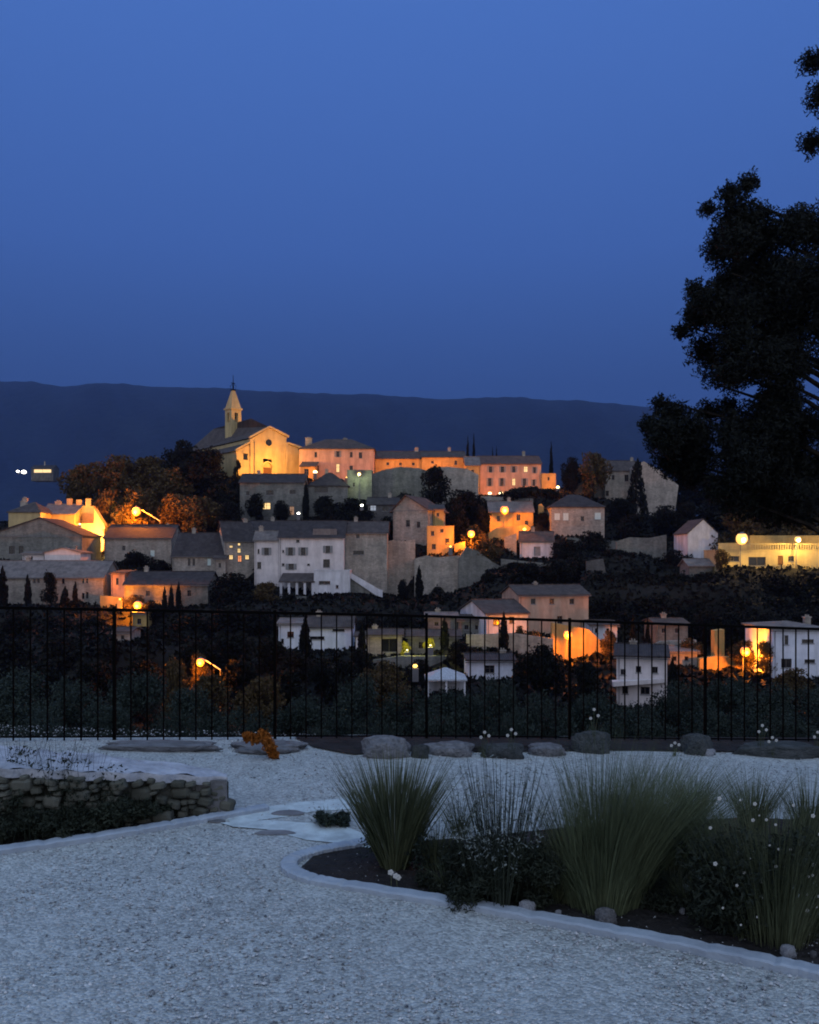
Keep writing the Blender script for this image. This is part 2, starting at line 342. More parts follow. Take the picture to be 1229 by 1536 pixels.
def house(label, xl, xr, ye, yb, D, yr=None, rot=0, depth=8, roof='gable_x', wall='beige', rm='tile', wins=(), chim=(), peak=None,
          below=2.5, name='stone_house', cat='house', group=None, ov=.3, merlons=0, noground=False):
    a = math.radians(rot); X0, Y0, zb = at(xl, yb, D)
    w_, _ = plane_xz(X0, Y0, a, xr, 0)
    ze = at(xl, ye, D)[2]-zb
    root = prop(empty(name, (X0, Y0, zb), a), label, cat, group)
    if not noground:
        ctrl.append((X0+w_*.5*math.cos(a), Y0+w_*.5*math.sin(a), zb)); ctrl.append((X0+.1*w_, Y0, zb))
    holes = []; wl = []
    for q in wins:
        px, py, pw, ph = q[:4]; st = q[4] if len(q) > 4 else ''
        t0, z1 = plane_xz(X0, Y0, a, px-pw/2, py-ph/2); t1, z0 = plane_xz(X0, Y0, a, px+pw/2, py+ph/2)
        z0 -= zb; z1 -= zb
        t0 = max(t0, .12); t1 = min(t1, w_-.12); z1 = min(z1, ze-.12)
        if t1-t0 < .15 or z1-z0 < .15: continue
        h = (t0, t1, z0, z1)
        if any(h[0] < k[1]+.02 and h[1] > k[0]-.02 and h[2] < k[3]+.02 and h[3] > k[2]-.02 for k in holes): continue
        holes.append(h); wl.append((t0, t1, z0, z1, st))
    mb = MB(); zt = ze
    hole_wall(mb, w_, -below, zt, holes)
    mb.add([(w_,0,-below),(w_,depth,-below),(w_,depth,zt),(w_,0,zt)], [(0,1,2,3)])
    mb.add([(w_,depth,-below),(0,depth,-below),(0,depth,zt),(w_,depth,zt)], [(0,1,2,3)])
    mb.add([(0,depth,-below),(0,0,-below),(0,0,zt),(0,depth,zt)], [(0,1,2,3)])
    zr = None
    if yr is not None:
        if roof in ('gable_x', 'hip'):
            Yr = Y0+math.cos(a)*depth/2+math.sin(a)*w_/2; zr = EYE-(yr-HY)/F*Yr-zb
        elif roof == 'shed':
            Yr = Y0+math.cos(a)*depth; zr = EYE-(yr-HY)/F*Yr-zb
        else: zr = EYE-(yr-HY)/F*Y0-zb
        zr = max(zr, ze+.5)-.15
    pk = None
    if roof == 'gable_x':
        for x in (0, w_): mb.add([(x,0,ze),(x,depth,ze),(x,depth/2,zr)], [(0,1,2) if x else (0,2,1)])
    elif roof == 'gable_y':
        pk = w_/2 if peak is None else plane_xz(X0, Y0, a, peak, 0)[0]
        mb.add([(0,0,ze),(w_,0,ze),(pk,0,zr)], [(0,1,2)]); mb.add([(0,depth,ze),(w_,depth,ze),(pk,depth,zr)], [(0,2,1)])
    elif roof == 'shed':
        mb.add([(0,depth,ze),(w_,depth,ze),(w_,depth,zr),(0,depth,zr)], [(0,3,2,1)])
        mb.add([(0,0,ze),(0,depth,ze),(0,depth,zr)], [(0,2,1)]); mb.add([(w_,0,ze),(w_,depth,ze),(w_,depth,zr)], [(0,1,2)])
    if roof == 'flat':     # coping stones round the parapet, or merlons
        mb.box((-.06,-.06,ze+.002),(w_+.06,.3,ze+.16)).box((-.06,.302,ze+.002),(.3,depth,ze+.16)).box((w_-.3,.302,ze+.002),(w_+.06,depth,ze+.16))
    for k in range(merlons):
        q = w_*(k+.12)/merlons
        mb.box((q, -.05, ze+.165), (q+w_*.5/merlons, .55, ze+1.7-.25*(k % 2)))
    mb.build('wall', M[wall], root)
    rf = roof_mesh(roof, w_, depth, ze+.01, zr, ov, pk).build('roof', M[rm], root)
    if not chim and roof in ('gable_x', 'hip') and w_ > 4 and 'house' in name:
        rq = random.Random(int(xl*7+ye)); chim = [(xl+(xr-xl)*(.2+.6*rq.random()), yr-4-3*rq.random(), .7)]
    for cpx, cpt, cw in chim:      # pixel x, pixel y of the top, width in m
        t0, zc = plane_xz(X0+(-math.sin(a))*depth*.5, Y0+math.cos(a)*depth*.5, a, cpx, cpt); zc -= zb
        t0 = min(max(t0, cw), w_-cw)
        c_ = MB().box((t0-cw/2, depth*.5-cw*.3, (zr or ze)-1.6), (t0+cw/2, depth*.5+cw*.4, zc-.12))
        c_.box((t0-cw/2-.08, depth*.5-cw*.3-.08, zc-.118), (t0+cw/2+.08, depth*.5+cw*.4+.08, zc))
        c_.box((t0-cw*.3, depth*.5-.1, zc+.001), (t0-.06, depth*.5+.12, zc+.25)).box((t0+.06, depth*.5-.1, zc+.001), (t0+cw*.3, depth*.5+.12, zc+.22))
        c_.build('chimney', M['beige'], rf)
    if len(wl) and roof != 'flat' and D < 175:
        MB().box((-ov, -ov-.1, ze-.12-ov*.3), (w_+ov, -ov-.002, ze-.02-ov*.3)).build('gutter', M['metal'], rf)
        MB().tube([(.25,-.09,-1),(.25,-.09,ze-.3),(.25,-ov-.05,ze-.1-ov*.3)], .05, 6).build('downpipe', M['metal'], root)
    for t0, t1, z0, z1, st in wl: window(root, t0, t1, z0, z1, st)
    return root, w_, ze, zb
def slab(label, pts, D, th=1.5, wall='grey', name='stone_wall', cat='wall', rot=0, group=None, ground=True):
    a = math.radians(rot); yb = max(p[1] for p in pts); X0, Y0, zb = at(pts[0][0], yb, D)
    q = []
    for p in pts:
        t0, z = plane_xz(X0, Y0, a, *p); q.append((t0, z-zb-(2.0 if p[1] > yb-6 and ground else 0)))
    if ground: ctrl.append((X0+q[0][0], Y0, zb)); 
    # ragged upper edge
    o = MB().prism(q[::-1], 0, th).build(name, M[wall])
    o.location = (X0, Y0, zb); o.rotation_euler = (0, 0, a)
    # a row of loose cap stones on the upper edges
    return prop(o, label, cat, group)
# ================================================================ THE VILLAGE
G1 = 'village houses on the hillside'
# --- left cluster
house('beige house with a brown roof and twin chimneys, left of the battlemented tower', 13, 61, 768, 800, 172, 753, roof='hip', wall='cut', depth=9, chim=[(38,747,.9),(30,752,.8)], group=G1)
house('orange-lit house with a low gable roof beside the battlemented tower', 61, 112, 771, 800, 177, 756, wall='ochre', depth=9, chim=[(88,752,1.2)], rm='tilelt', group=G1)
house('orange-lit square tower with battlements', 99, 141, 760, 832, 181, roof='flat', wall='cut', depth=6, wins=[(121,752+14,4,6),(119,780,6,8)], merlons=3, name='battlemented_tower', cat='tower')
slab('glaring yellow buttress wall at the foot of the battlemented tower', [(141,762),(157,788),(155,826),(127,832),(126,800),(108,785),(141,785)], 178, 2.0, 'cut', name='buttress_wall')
house('grey gabled house under the beige house with two small dark windows', -18, 123, 803, 842, 160, 776, roof='gable_y', peak=60, wall='grey', rm='tiled', depth=10, wins=[(18,825,9,12),(32,825,7,12)], group=G1)
house('small white outbuilding with a low gable under the grey gabled house', 67, 121, 829, 846, 156, 821, roof='gable_y', wall='white', rm='tilelt', depth=5, chim=[(112,819,.7)], group=G1)
house('low cream outbuilding under the two small dark windows', 34, 66, 831, 846, 156.5, 827, roof='gable_x', wall='white', rm='tilelt', depth=4, wins=[(48,837,3,5)], group=G1)
house('long stone house with slim paired windows behind cypresses at the left', -20, 155, 866, 918, 150, 841, wall='beige', rm='tilelt', depth=9, wins=[(125,871,3,8),(131,871,3,8),(125,894,4,9),(131,893,4,10),(52,871,4,7),(58,871,4,7),(95,872,4,8)], group=G1)
house('narrow orange-lit annex with a dark side wall at the end of the long stone house', 167, 187, 860, 905, 149, 855, roof='shed', wall='pink', rm='tile', depth=6, wins=[(176,872,4,10)], group=G1)
slab('orange-lit low terrace wall below the narrow annex', [(150,893),(184,896),(184,916),(152,916)], 147, .6, 'ochre', name='terrace_wall')
house('low long farmhouse with a wide dark roof behind three small cypresses', 187, 312, 877, 912, 146, 857, wall='grey', rm='tiled', depth=9, wins=[(222,890,6,8),(284,890,6,9)], group=G1)
house('wide low house with a plain brown roof under the lamp on the wooded slope', 157, 257, 807, 846, 166, 787, wall='beige', rm='tiled', depth=9, chim=[(252,786,.5)], wins=[(229,830,6,9,'C'),(186,822,5,7)], group=G1)
house('house with a steep dark roof and paired pale shutters, left of the lit-window house', 259, 337, 834, 868, 158, 799, wall='beige', rm='tiled', depth=10, wins=[(284,843,4,11),(291,843,4,11),(314,843,5,10,'C')], group=G1)
house('gabled house with a cluster of small lit windows', 337, 382, 811, 872, 158, 782, rot=22, depth=8, wall='beige', rm='tiled',
      wins=[(347,820,5,4,'lit'),(359,812.5+4,4,4,'lit'),(359,826,5,7,'lit'),(347,836,6,7,'lit'),(360,838,6,10,'orange'),(371,836,6,7,'lit')], chim=[(368,779,.8)], group=G1)
house('left wing of the big white house, with one pair of pale shutters', 382, 418.6, 810, 882, 156, 796, wall='white', rm='tilelt', depth=5,
      wins=[(388,827,3,7),(400,827,7,11,'S'),(389,848,6,10)], chim=[(377+12,790,.8)], group=G1)
house('dark-roofed rear block above the left wing of the big white house', 373, 424, 797, 850, 162, 781, wall='beige', rm='tiled', depth=7, group=G1)
BW, BWw, BWe, _ = house('big white house with shuttered windows above a porch, largest pale front in the village', 419, 516, 806, 884, 155.5, 781, wall='white', rm='tiled', depth=10,
      wins=[(447,808.5+3,5,4),(436,827,7,12,'S'),(455,827,7,12,'S'),(492,824,7,11,'S'),(425,827,3,4),(425,847,4,4),(437,850,8,9,'S'),(463,847,4,3),(490,845,10,12)], chim=[(468,797,.9)], group=G1)
house('white flat-roofed annex with a stepped front under the big white house', 471, 525, 856, 893, 150, roof='flat', wall='pale', depth=5, wins=[(487,874,17,5,'wide'),(506,880,4,5)], group=G1)
_p = MB(); _q0, _ = plane_xz(*at(419, 884, 155.5)[:2], 0, 468, 0); _q1, _ = plane_xz(*at(419, 884, 155.5)[:2], 0, 506, 0)
_p.prism([(_q0, BWe-.05), (_q1, BWe-.05), (_q1-.2, BWe+1.55), (_q0+.2, BWe+1.55)], .5, 3.2); _p.build('dormer_roof', M['tilelt'], BW)
pr = prop(empty('porch', at(420, 893, 150)), 'low tiled porch on white pillars against the big white house', 'porch')
_w = (471-420)/F*150
roof_mesh('shed', _w, 4.5, (893-873)/F*150, (893-862)/F*150, .2).build('roof', M['tile'], pr)
for k in range(5):
    MB().box((k*(_w-.4)/4, 0, -1), (k*(_w-.4)/4+.4, .4, (893-874)/F*150)).build('pillar', M['pale'], pr)
MB().box((0, 4.0, -1), (_w, 4.4, (893-867)/F*150)).build('wall', M['pale'], pr)
st = prop(empty('outdoor_stair', at(524, 896, 151)), 'white parapet of an outdoor stair descending beside the big white house', 'stair')
k = 151/F
MB().prism([(0,(896-858)*k),(0,(896-866)*k),(43*k,(896-895)*k),(50*k,0),(50*k,(896-885)*k),(45*k,(896-884)*k)], 0, .35).build('parapet', M['pale'], st)
q = MB()
for i in range(12): q.box((i*3.6*k, .36, -1.5), ((i+1)*3.6*k-.002, 1.7, (30-i*2.4)*k))
q.build('step', M['grey'], st)
house('tall stone house with one wide lintelled opening, right of the big white house', 516, 581, 799, 894, 158, 782, wall='beige', rm='tile', depth=9, wins=[(537,804.5,5,5),(538,829,16,6,'wide')], group=G1)
# --- ramparts, centre
slab('square stone bastion wall beside the tall stone house', [(581,812),(590,810),(606,812),(623,809),(623,898),(581,898)], 162, 3, 'beige', name='bastion_wall')
slab('long rough rampart wall behind the single cypress', [(622,838),(640,833),(656,836),(690,833),(690,902),(622,902)], 158.5, 3, 'beige', name='rampart_wall')
slab('sloping ruined rampart running down to the right of the bastion', [(688,838),(700,820),(716,826),(738,842),(752,850),(768,866),(748,890),(735,902),(688,902)], 157.5, 3, 'grey', name='rampart_wall')
slab('low orange-lit wall beside the street lamp under the dark trees', [(682,816),(698,812),(698,826),(682,827)], 163, .6, 'ochre', name='terrace_wall')
slab('pale stub of wall left of the shuttered white cottage', [(757,806),(775,800),(775,826),(757,820)], 166, .5, 'beige', name='garden_wall')
house('steep-gabled stone house with one small lit window under its ridge, above the bastion', 590, 642, 765, 815, 170, 743, rot=-24, roof='gable_y', peak=610, wall='beige', rm='tile', depth=9, ov=.6, wins=[(629,762.5,5,6,'lit'),(612,785,6,10),(628,787,5,9)], group=G1)
house('narrow orange-lit tower house at the right of the steep gable', 650, 666, 764, 815, 169, 757, roof='shed', wall='ochre', depth=5, wins=[(657,772,4,5)], group=G1)
house('orange-lit flat-topped house next to the street lamp on the ramparts', 641, 681, 790, 834, 164, roof='flat', wall='ochre', depth=6, wins=[(649,800,5,7),(663,796,5,5),(671,812,6,9),(651,820,6,8)], group=G1)
house('grey stone house stepping down behind the dark garden trees', 552, 598, 757, 800, 180, 746, wall='dark', rm='tiled', depth=7, wins=[(560,762,9,8,'cold'),(578,764,9,5)], group=G1)
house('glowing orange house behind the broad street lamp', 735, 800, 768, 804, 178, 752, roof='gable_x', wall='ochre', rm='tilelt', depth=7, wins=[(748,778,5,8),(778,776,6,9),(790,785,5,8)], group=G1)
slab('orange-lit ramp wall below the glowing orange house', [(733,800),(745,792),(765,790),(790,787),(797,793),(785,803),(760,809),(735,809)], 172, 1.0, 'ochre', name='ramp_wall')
slab('thin orange-lit gable wall between the umbrella pine and the hipped house', [(808,757),(812,755),(816,760),(815,776),(808,770)], 181, .6, 'ochre', name='gable_wall')
house('small white cottage with a pale blue door below the glowing house', 780, 830, 812, 840, 165, 797, rot=-8, wall='pale', rm='tile', depth=7, wins=[(806,827,10,14,'paledoor')], group=G1)
house('hipped grey house with pale green shutters right of the umbrella pine', 827, 907, 760, 806, 176, 742, roof='hip', wall='beige', rm='tiled', depth=9, wins=[(836,775,8,10,'C'),(849,775,8,11,'C'),(897,774,9,10,'C'),(874,778,5,7)], chim=[(885,752,.8)], group=G1)
# --- hill top
house('long ochre house with lit windows joined to the church on its right', 449, 561, 673, 722, 206, 659, roof='hip', wall='pink', rm='tile', depth=12,
      wins=[(474,682,4,8),(507,681,5,9,'S'),(527,682,4,8),(541,683,5,9),(507,702,5,13,'lit'),(476,702,5,8),(527,703,5,9)], chim=[(460,657,1.6),(518,658,1.0)], group=G1)
house('small lean-to porch with a lamp between the church and the ochre house', 451, 473, 700, 722, 200, 693, roof='shed', wall='ochre', depth=5, wins=[(460,708,7,9)], group=G1, name='lean_to')
house('grey house with one bright lit window among dark bushes below the church', 360, 456, 724, 790, 186, 711, wall='grey', rm='tiled', depth=9,
      wins=[(405,739,11,7),(439,738,9,6),(400,759,12,10,'lit'),(438,766,7,13,'dim'),(372,740,5,6)], group=G1)
house('low grey house with a rounded hip roof and a wide dark loggia', 463, 522, 728, 780, 189, 709, roof='hip', wall='grey', rm='tiled', depth=8, wins=[(482,735,20,8,'wide')], group=G1)
house('squat tower lit pale green by a lamp on its front', 521, 558, 706, 752, 192, roof='flat', wall='grey', depth=7, name='stone_tower', cat='tower', wins=[(531,727,3,6)])
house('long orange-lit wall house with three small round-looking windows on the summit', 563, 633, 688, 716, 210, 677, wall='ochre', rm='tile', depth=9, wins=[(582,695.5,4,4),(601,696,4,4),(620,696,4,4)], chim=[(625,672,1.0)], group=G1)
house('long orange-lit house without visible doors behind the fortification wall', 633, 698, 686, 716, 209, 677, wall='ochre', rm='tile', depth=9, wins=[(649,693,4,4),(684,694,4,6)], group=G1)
slab('broad grey fortification wall with a rounded top below the orange summit houses', [(556,712),(575,705),(600,700),(626,702),(650,708),(650,760),(556,760)], 197, 4, 'grey', name='fortification_wall')
slab('fortification wall whose right edge glows orange, right of the big round tree', [(645,702),(672,700),(700,703),(718,712),(718,748),(700,742),(645,760)], 194, 4, 'beige', name='fortification_wall')
house('gabled orange-lit end house of the grand building', 699, 719.5, 698, 745, 203, 685, roof='gable_x', wall='ochre', rm='tilelt', depth=8, wins=[(709,708,4,7)], group=G1)
house('grand pink building with two rows of tall windows at the right of the summit', 720, 812, 696, 747, 204, 684, wall='pink', rm='tilered', depth=11,
      wins=[(736,704,5,9,'S'),(754,704,5,9,'S'),(771,704,5,9,'S'),(789,704,6,9,'lit'),(802,705,4,9,'S'),(735,723,5,12,'S'),(753,723,5,12,'S'),(771,723,5,11,'lit'),(787,723,5,11,'S'),(801,724,4,10,'S')], group=G1)
house('small orange-lit round-fronted annex at the far right of the grand building', 813, 834, 711, 737, 203, roof='flat', wall='ochre', depth=6, group=G1, wins=[(823,718,3,5)])
house('stone house on the skyline behind trees at the right of the hilltop', 908, 960, 706, 765, 206, 691, wall='beige', rm='tile', depth=9, wins=[(920,716,4,7),(940,717,6,10),(911,740,5,8)], group=G1)
house('low rear house left of the reddish tree on the right skyline', 855, 905, 712, 745, 208, 705, wall='grey', rm='tile', depth=8, wins=[(868,722,5,6)], group=G1)
slab('tall sloping retaining wall lit faintly beside the near pine', [(950,700),(966,692),(990,705),(1018,728),(1012,775),(950,790)], 202, 3, 'beige', name='retaining_wall')
house('plain gabled grey cottage with no windows beside the floodlit villa', 1032, 1077, 800, 845, 152, 778, roof='gable_y', peak=1055, wall='pale', rm='tile', depth=8, ov=.15, group=G1)
house('small shed roof half hidden in shrubs under the gabled cottage', 1034, 1069, 849, 875, 143, 838, wall='grey', rm='tilelt', depth=5, group=G1)
slab('long low grey garden wall in the dark slope left of the gabled cottage', [(925,812),(945,806),(975,807),(1000,802),(1000,832),(925,832)], 160, .6, 'grey', name='garden_wall')
slab('short pale garden wall above the pink house at the right', [(880,842),(905,838),(912,856),(880,858)], 150, .6, 'dark', name='garden_wall')
# --- floodlit villa
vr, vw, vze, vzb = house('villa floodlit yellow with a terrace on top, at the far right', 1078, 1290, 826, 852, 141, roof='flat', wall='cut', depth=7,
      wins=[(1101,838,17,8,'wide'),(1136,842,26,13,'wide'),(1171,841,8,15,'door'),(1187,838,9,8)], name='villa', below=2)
_w = vw
MB().box((0,-.02,vze+.17),(vw*.22,.2,vze+1.25)).build('parapet', M['cut'], vr)
b_ = MB().box((vw*.22+.01,-.05,vze+1.0),(vw,.22,vze+1.18))
for i in range(44): b_.box((vw*.22+.1+i*vw*.78/44, 0, vze+.17), (vw*.22+.24+i*vw*.78/44, .14, vze+.995))
b_.build('balustrade', M['cut'], vr)
MB().box((vw*.22-.25,-.1,vze+.17),(vw*.22,.3,vze+1.8)).build('post', M['cut'], vr)
MB().box((vw*.30,4.5,vze),(vw*.95,6.5,vze+2.6)).build('upper_wall', M['ochre'], vr)
fw = MB()
for i in range(16):
    x = at(1160+i*7, 852, 139)[0]; fw.box((x, 0, 0), (x+.45, .2, .9))
x0 = at(1160, 852, 139); o = fw.box((x0[0]-.05,-.05,-1.5),(x0[0]+12.2,.3,-.002)).build('picket_fence', M['cut']); o.location = (0, 139, x0[2]-.4)
prop(o, 'row of pale upright slabs along the garden in front of the floodlit villa', 'fence')
# --- lower right, seen over and through the railing
house('pink two-storey house with three small square windows', 779, 883, 893, 952, 126, 877, rot=12, wall='pink', rm='tile', depth=8, wins=[(800,902,7,8),(828,902,7,8),(858,902,7,8),(840,930,8,12)], chim=[(803,874,.6)], group=G1)
house('low house with pale blue-grey gable and an orange-lit front below the pink house', 730, 792, 921, 957, 120, 899, rot=16, wall='pale', rm='tile', depth=11, wins=[(745,932,10,12),(768,930,8,10)], chim=[(776,903,.5)], group=G1)
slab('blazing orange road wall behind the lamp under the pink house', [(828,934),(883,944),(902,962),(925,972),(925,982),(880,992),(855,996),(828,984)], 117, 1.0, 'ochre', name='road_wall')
house('white house with a balcony and a dark roof, seen through the railing at the right', 925, 1001, 984, 1062, 88, 966, rot=-14, wall='white', rm='tiled', depth=8, wins=[(935,1008,8,9),(958,1004,8,10),(983,1005,8,10),(938,1035,9,12),(968,1036,14,12)], group=G1)
slab('balcony slab and rail on the white house behind the railing', [(920,1023),(1000,1018),(1000,1024),(920,1030)], 86.6, 1.3, 'white', name='balcony', cat='balcony', ground=False)
slab('orange-lit garden wall at the right street lamp', [(1050,988),(1075,984),(1110,986),(1135,982),(1135,1008),(1050,1004)], 104, .8, 'ochre', name='garden_wall')
slab('orange-lit upright gate pier left of the right street lamp', [(1072,946),(1087,944),(1087,1004),(1072,1004)], 104.8, 1.2, 'ochre', name='gate_pier', cat='pier')
slab('dim wall lit along its top between the two right-hand lamps', [(926,976),(960,977),(992,962),(1045,960),(1045,972),(990,990),(926,990)], 112, .6, 'beige', name='garden_wall')
house('bluish white block house with shaded bands at the right edge', 1159, 1245, 944, 1018, 96, 931, roof='hip', wall='blue', rm='tilelt', depth=8, wins=[(1180,960,6,14),(1212,962,18,6,'wide'),(1180,995,16,14,'wide'),(1215,992,16,6,'wide')], group=G1)
house('half-hidden grey house right of the blazing orange wall', 886, 926, 938, 972, 122, 930, wall='pale', rm='tile', depth=6, wins=[(895,946,5,7),(912,946,5,7)], group=G1)
house('small grey house behind cypress tips, between the two right-hand lamps', 984, 1032, 936, 975, 122, 927, wall='grey', rm='tile', depth=6, wins=[(996,946,6,7),(1016,946,6,7)], group=G1)
house('little flat white house seen at the left end of the clear railing view', 418, 453, 936, 975, 119, 927, roof='gable_x', wall='blue', rm='tilelt', depth=6, wins=[(436,952,10,9),(424,962,4,8)], group=G1)
house('white house with one wide dark window behind the railing', 461, 528, 941, 978, 118, 924, wall='blue', rm='tile', depth=7, wins=[(508,944.5,18,5,'wide'),(476,957,22,5,'wide')], group=G1)
house('small white garage left of the yellow-lit shrubs', 534, 550, 955, 976, 116, 947, wall='blue', rm='tile', depth=5, group=G1)
house('pinkish garage with a dark carport left of the yellow-lit shrubs', 552, 603, 953, 985, 114, 943, wall='beige', rm='tile', depth=6, wins=[(584,968,24,20,'wide')], group=G1)
house('grey garage block between the two yellow-lit shrubs', 612, 690, 955, 985, 116, 944, wall='grey', rm='tile', depth=6, wins=[(632,968,8,10),(668,966,12,10)], group=G1)
house('grey-roofed house whose dim side faces the clipped trees', 640, 686, 925, 950, 124, 919, wall='grey', rm='tilelt', depth=6, wins=[(655,936,6,6)], group=G1)
house('long low white outhouse behind the big round bush', 702, 771, 991, 1020, 92, 980, wall='blue', rm='tiled', depth=6, wins=[(735,1004,14,12)], group=G1)
pv = prop(empty('pavilion', at(641, 1042, 84)), 'small open pavilion with a pale pyramid roof behind the olive trees', 'pavilion')
_w = 57*84/F
roof_mesh('hip', _w, _w, 22*84/F, 35*84/F, .2).build('roof', M['coping'], pv)
for x in (0, .48, .96):
    for y in (0, .96): MB().box((x*_w, y*_w, -1), (x*_w+.18, y*_w+.18, 22*84/F)).build('post', M['pale'], pv)
MB().box((0, _w*.9, -1), (_w, _w*.95, 12*84/F)).build('back_wall', M['pale'], pv)
ctrl.append(at(660, 1048, 84))
house('small grey house tucked between the yellow-lit shrubs and the pink house', 688, 728, 930, 955, 123, 922, wall='grey', rm='tile', depth=5, wins=[(700,941,6,7),(716,941,6,7)], group=G1)
slab('dim road wall in front of the grey garage block', [(560,990),(600,984),(690,984),(700,992),(700,998),(560,1000)], 106, .5, 'grey', name='road_wall')
slab('low grey garden wall behind the big round black bush', [(700,952),(770,950),(830,958),(830,972),(700,974)], 110, .5, 'beige', name='garden_wall')
house('grey house under the dim wall with a lit roof edge', 1000, 1046, 978, 1000, 106, 969, wall='beige', rm='tilelt', depth=5, wins=[(1012,988,6,7),(1030,988,6,7)], group=G1)
house('narrow stone house squeezed between the shuttered house and the lit-window house', 322, 338, 838, 868, 156.4, 828, roof='shed', wall='beige', rm='tile', depth=4, wins=[(330,848,4,7)], group=G1)
house('small stone house on the ledge right of the squat tower', 560, 592, 764, 790, 183, 752, rot=6, wall='beige', rm='tile', depth=6, wins=[(568,775,4,6),(580,775,4,6)], group=G1)
slab('terrace wall along the slope left of the umbrella pine', [(722,744),(760,746),(800,748),(800,756),(722,756)], 193, .8, 'beige', name='terrace_wall')
slab('rough terrace wall below the small white cottage', [(752,838),(790,842),(835,846),(835,856),(752,852)], 157, .8, 'grey', name='terrace_wall')
slab('rough terrace wall between the hipped house and the garden wall', [(850,806),(905,810),(935,812),(935,820),(850,818)], 170, .8, 'grey', name='terrace_wall')
slab('low stone wall along the hedge under the big white house', [(430,893),(500,897),(575,900),(575,906),(430,902)], 147, .5, 'grey', name='garden_wall')
house('pale outhouse half buried in trees, left above the lowest lamp', 172, 196, 948, 964, 108, 941, wall='beige', rm='tile', depth=4, wins=[(184,956,5,6)], group=G1)
house('little lit hut below the orange lamp, left', 199, 220, 920, 945, 139, 914, roof='shed', wall='ochre', depth=4, wins=[(209,932,6,8)], group=G1)
slab('dim garden wall behind the railing left of the red-brown tree', [(478,1000),(520,998),(520,1010),(478,1012)], 96, .5, 'beige', name='garden_wall')
# --- far farm with lit terrace, on the plain at the left
fr_, *_ = house('remote house with lit terrace and white lights on the dark plain at the left', 47, 80, 702, 712, 560, 698, wall='dark', rm='tiled', depth=9, wins=[(64,706.5,26,5,'lit wide')], below=4, name='farmhouse', noground=True)
zf = at(0, 716, 560)[2]
# ================================================================ the church
a = math.radians(38); c0 = at(355, 719, 200); X0, Y0, zb = c0
def cx(px, py): t0, z = plane_xz(X0, Y0, a, px, py); return t0, z-zb
ch = prop(empty('church', c0, a), 'church with a floodlit yellow gabled front and a slim bell tower', 'church')
ctrl.append((X0, Y0, zb)); ctrl.append((X0+10, Y0+5, zb+.5))
W = cx(451, 700)[0]; x1, s1 = cx(377, 658); xp, zp = cx(404, 642); x2, s2 = cx(430, 656); e1 = cx(356, 677)[1]; e2 = cx(451, 673)[1]; a1 = cx(377, 665)[1]; a2 = cx(430, 666)[1]
Ln = 37
mb = MB()
d0, dz1 = cx(395, 688); d1, _ = cx(408, 688); dz0 = -1
holes = [(*sorted((cx(365,0)[0], cx(372,0)[0])), cx(368,690)[1], cx(368,680)[1]), (d0, d1, -1.0, dz1), (cx(431.5,0)[0], cx(437,0)[0], cx(434,693)[1], cx(434,682)[1])]
hole_wall(mb, W, -4, e1, [h for h in holes if h[3] < e1])
mb.add([(0,0,e1),(W,0,e1),(W,0,e2),(x2,0,a2),(x2,0,s2),(xp,0,zp),(x1,0,s1),(x1,0,a1)], [(0,1,2,3,4,5,6,7)])
mb.add([(0,0,-4),(0,0,e1),(0,Ln,e1),(0,Ln,-4)], [(0,1,2,3)]); mb.add([(W,0,-4),(W,0,e2),(W,Ln,e2),(W,Ln,-4)], [(0,3,2,1)])
mb.add([(x1,0,a1),(x1,0,s1),(x1,Ln,s1),(x1,Ln,a1)], [(0,1,2,3)]); mb.add([(x2,0,a2),(x2,0,s2),(x2,Ln,s2),(x2,Ln,a2)], [(0,3,2,1)])
# pilasters and raking cornice
for q in (x1, x2): mb.box((q-.35,-.22,-3), (q+.35,-.002,s1-.1))
def rake(mb, p, q, th=.45, out=.4):
    mb.add([(p[0],-out,p[1]),(q[0],-out,q[1]),(q[0],-out,q[1]+th),(p[0],-out,p[1]+th),(p[0],.3,p[1]),(q[0],.3,q[1]),(q[0],.3,q[1]+th),(p[0],.3,p[1]+th)],
           [(0,1,2,3),(0,4,5,1),(3,2,6,7),(4,7,6,5),(0,3,7,4),(1,5,6,2)])
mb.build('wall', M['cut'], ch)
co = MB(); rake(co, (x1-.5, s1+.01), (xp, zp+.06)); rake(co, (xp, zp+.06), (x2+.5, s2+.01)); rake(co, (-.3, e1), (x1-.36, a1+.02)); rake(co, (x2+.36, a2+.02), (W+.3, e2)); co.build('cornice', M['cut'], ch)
rf = MB(); zr2 = zp+3.4
rf.add([(x1-.3,.31,s1+.2),(xp,.31,zp+.3),(xp,9,zr2),(xp,Ln-7,zr2),(x1-.3,Ln-1,s1+.2)], [(0,1,2,3,4)])
rf.add([(x2+.3,.31,s2+.2),(xp,.31,zp+.3),(xp,9,zr2),(xp,Ln-7,zr2),(x2+.3,Ln-1,s2+.2)], [(4,3,2,1,0)])
rf.add([(x1-.3,Ln-1,s1+.2),(xp,Ln-7,zr2),(x2+.3,Ln-1,s2+.2)], [(0,1,2)])
rf.add([(-.4,.31,e1+.1),(x1,.31,a1+.3),(x1,Ln-1,a1+.3),(-.4,Ln,e1+.1)], [(0,1,2,3)])
rf.add([(W+.4,.31,e2+.1),(x2,.31,a2+.3),(x2,Ln-1,a2+.3),(W+.4,Ln,e2+.1)], [(3,2,1,0)])
rf.build('roof', M['tile'], ch)
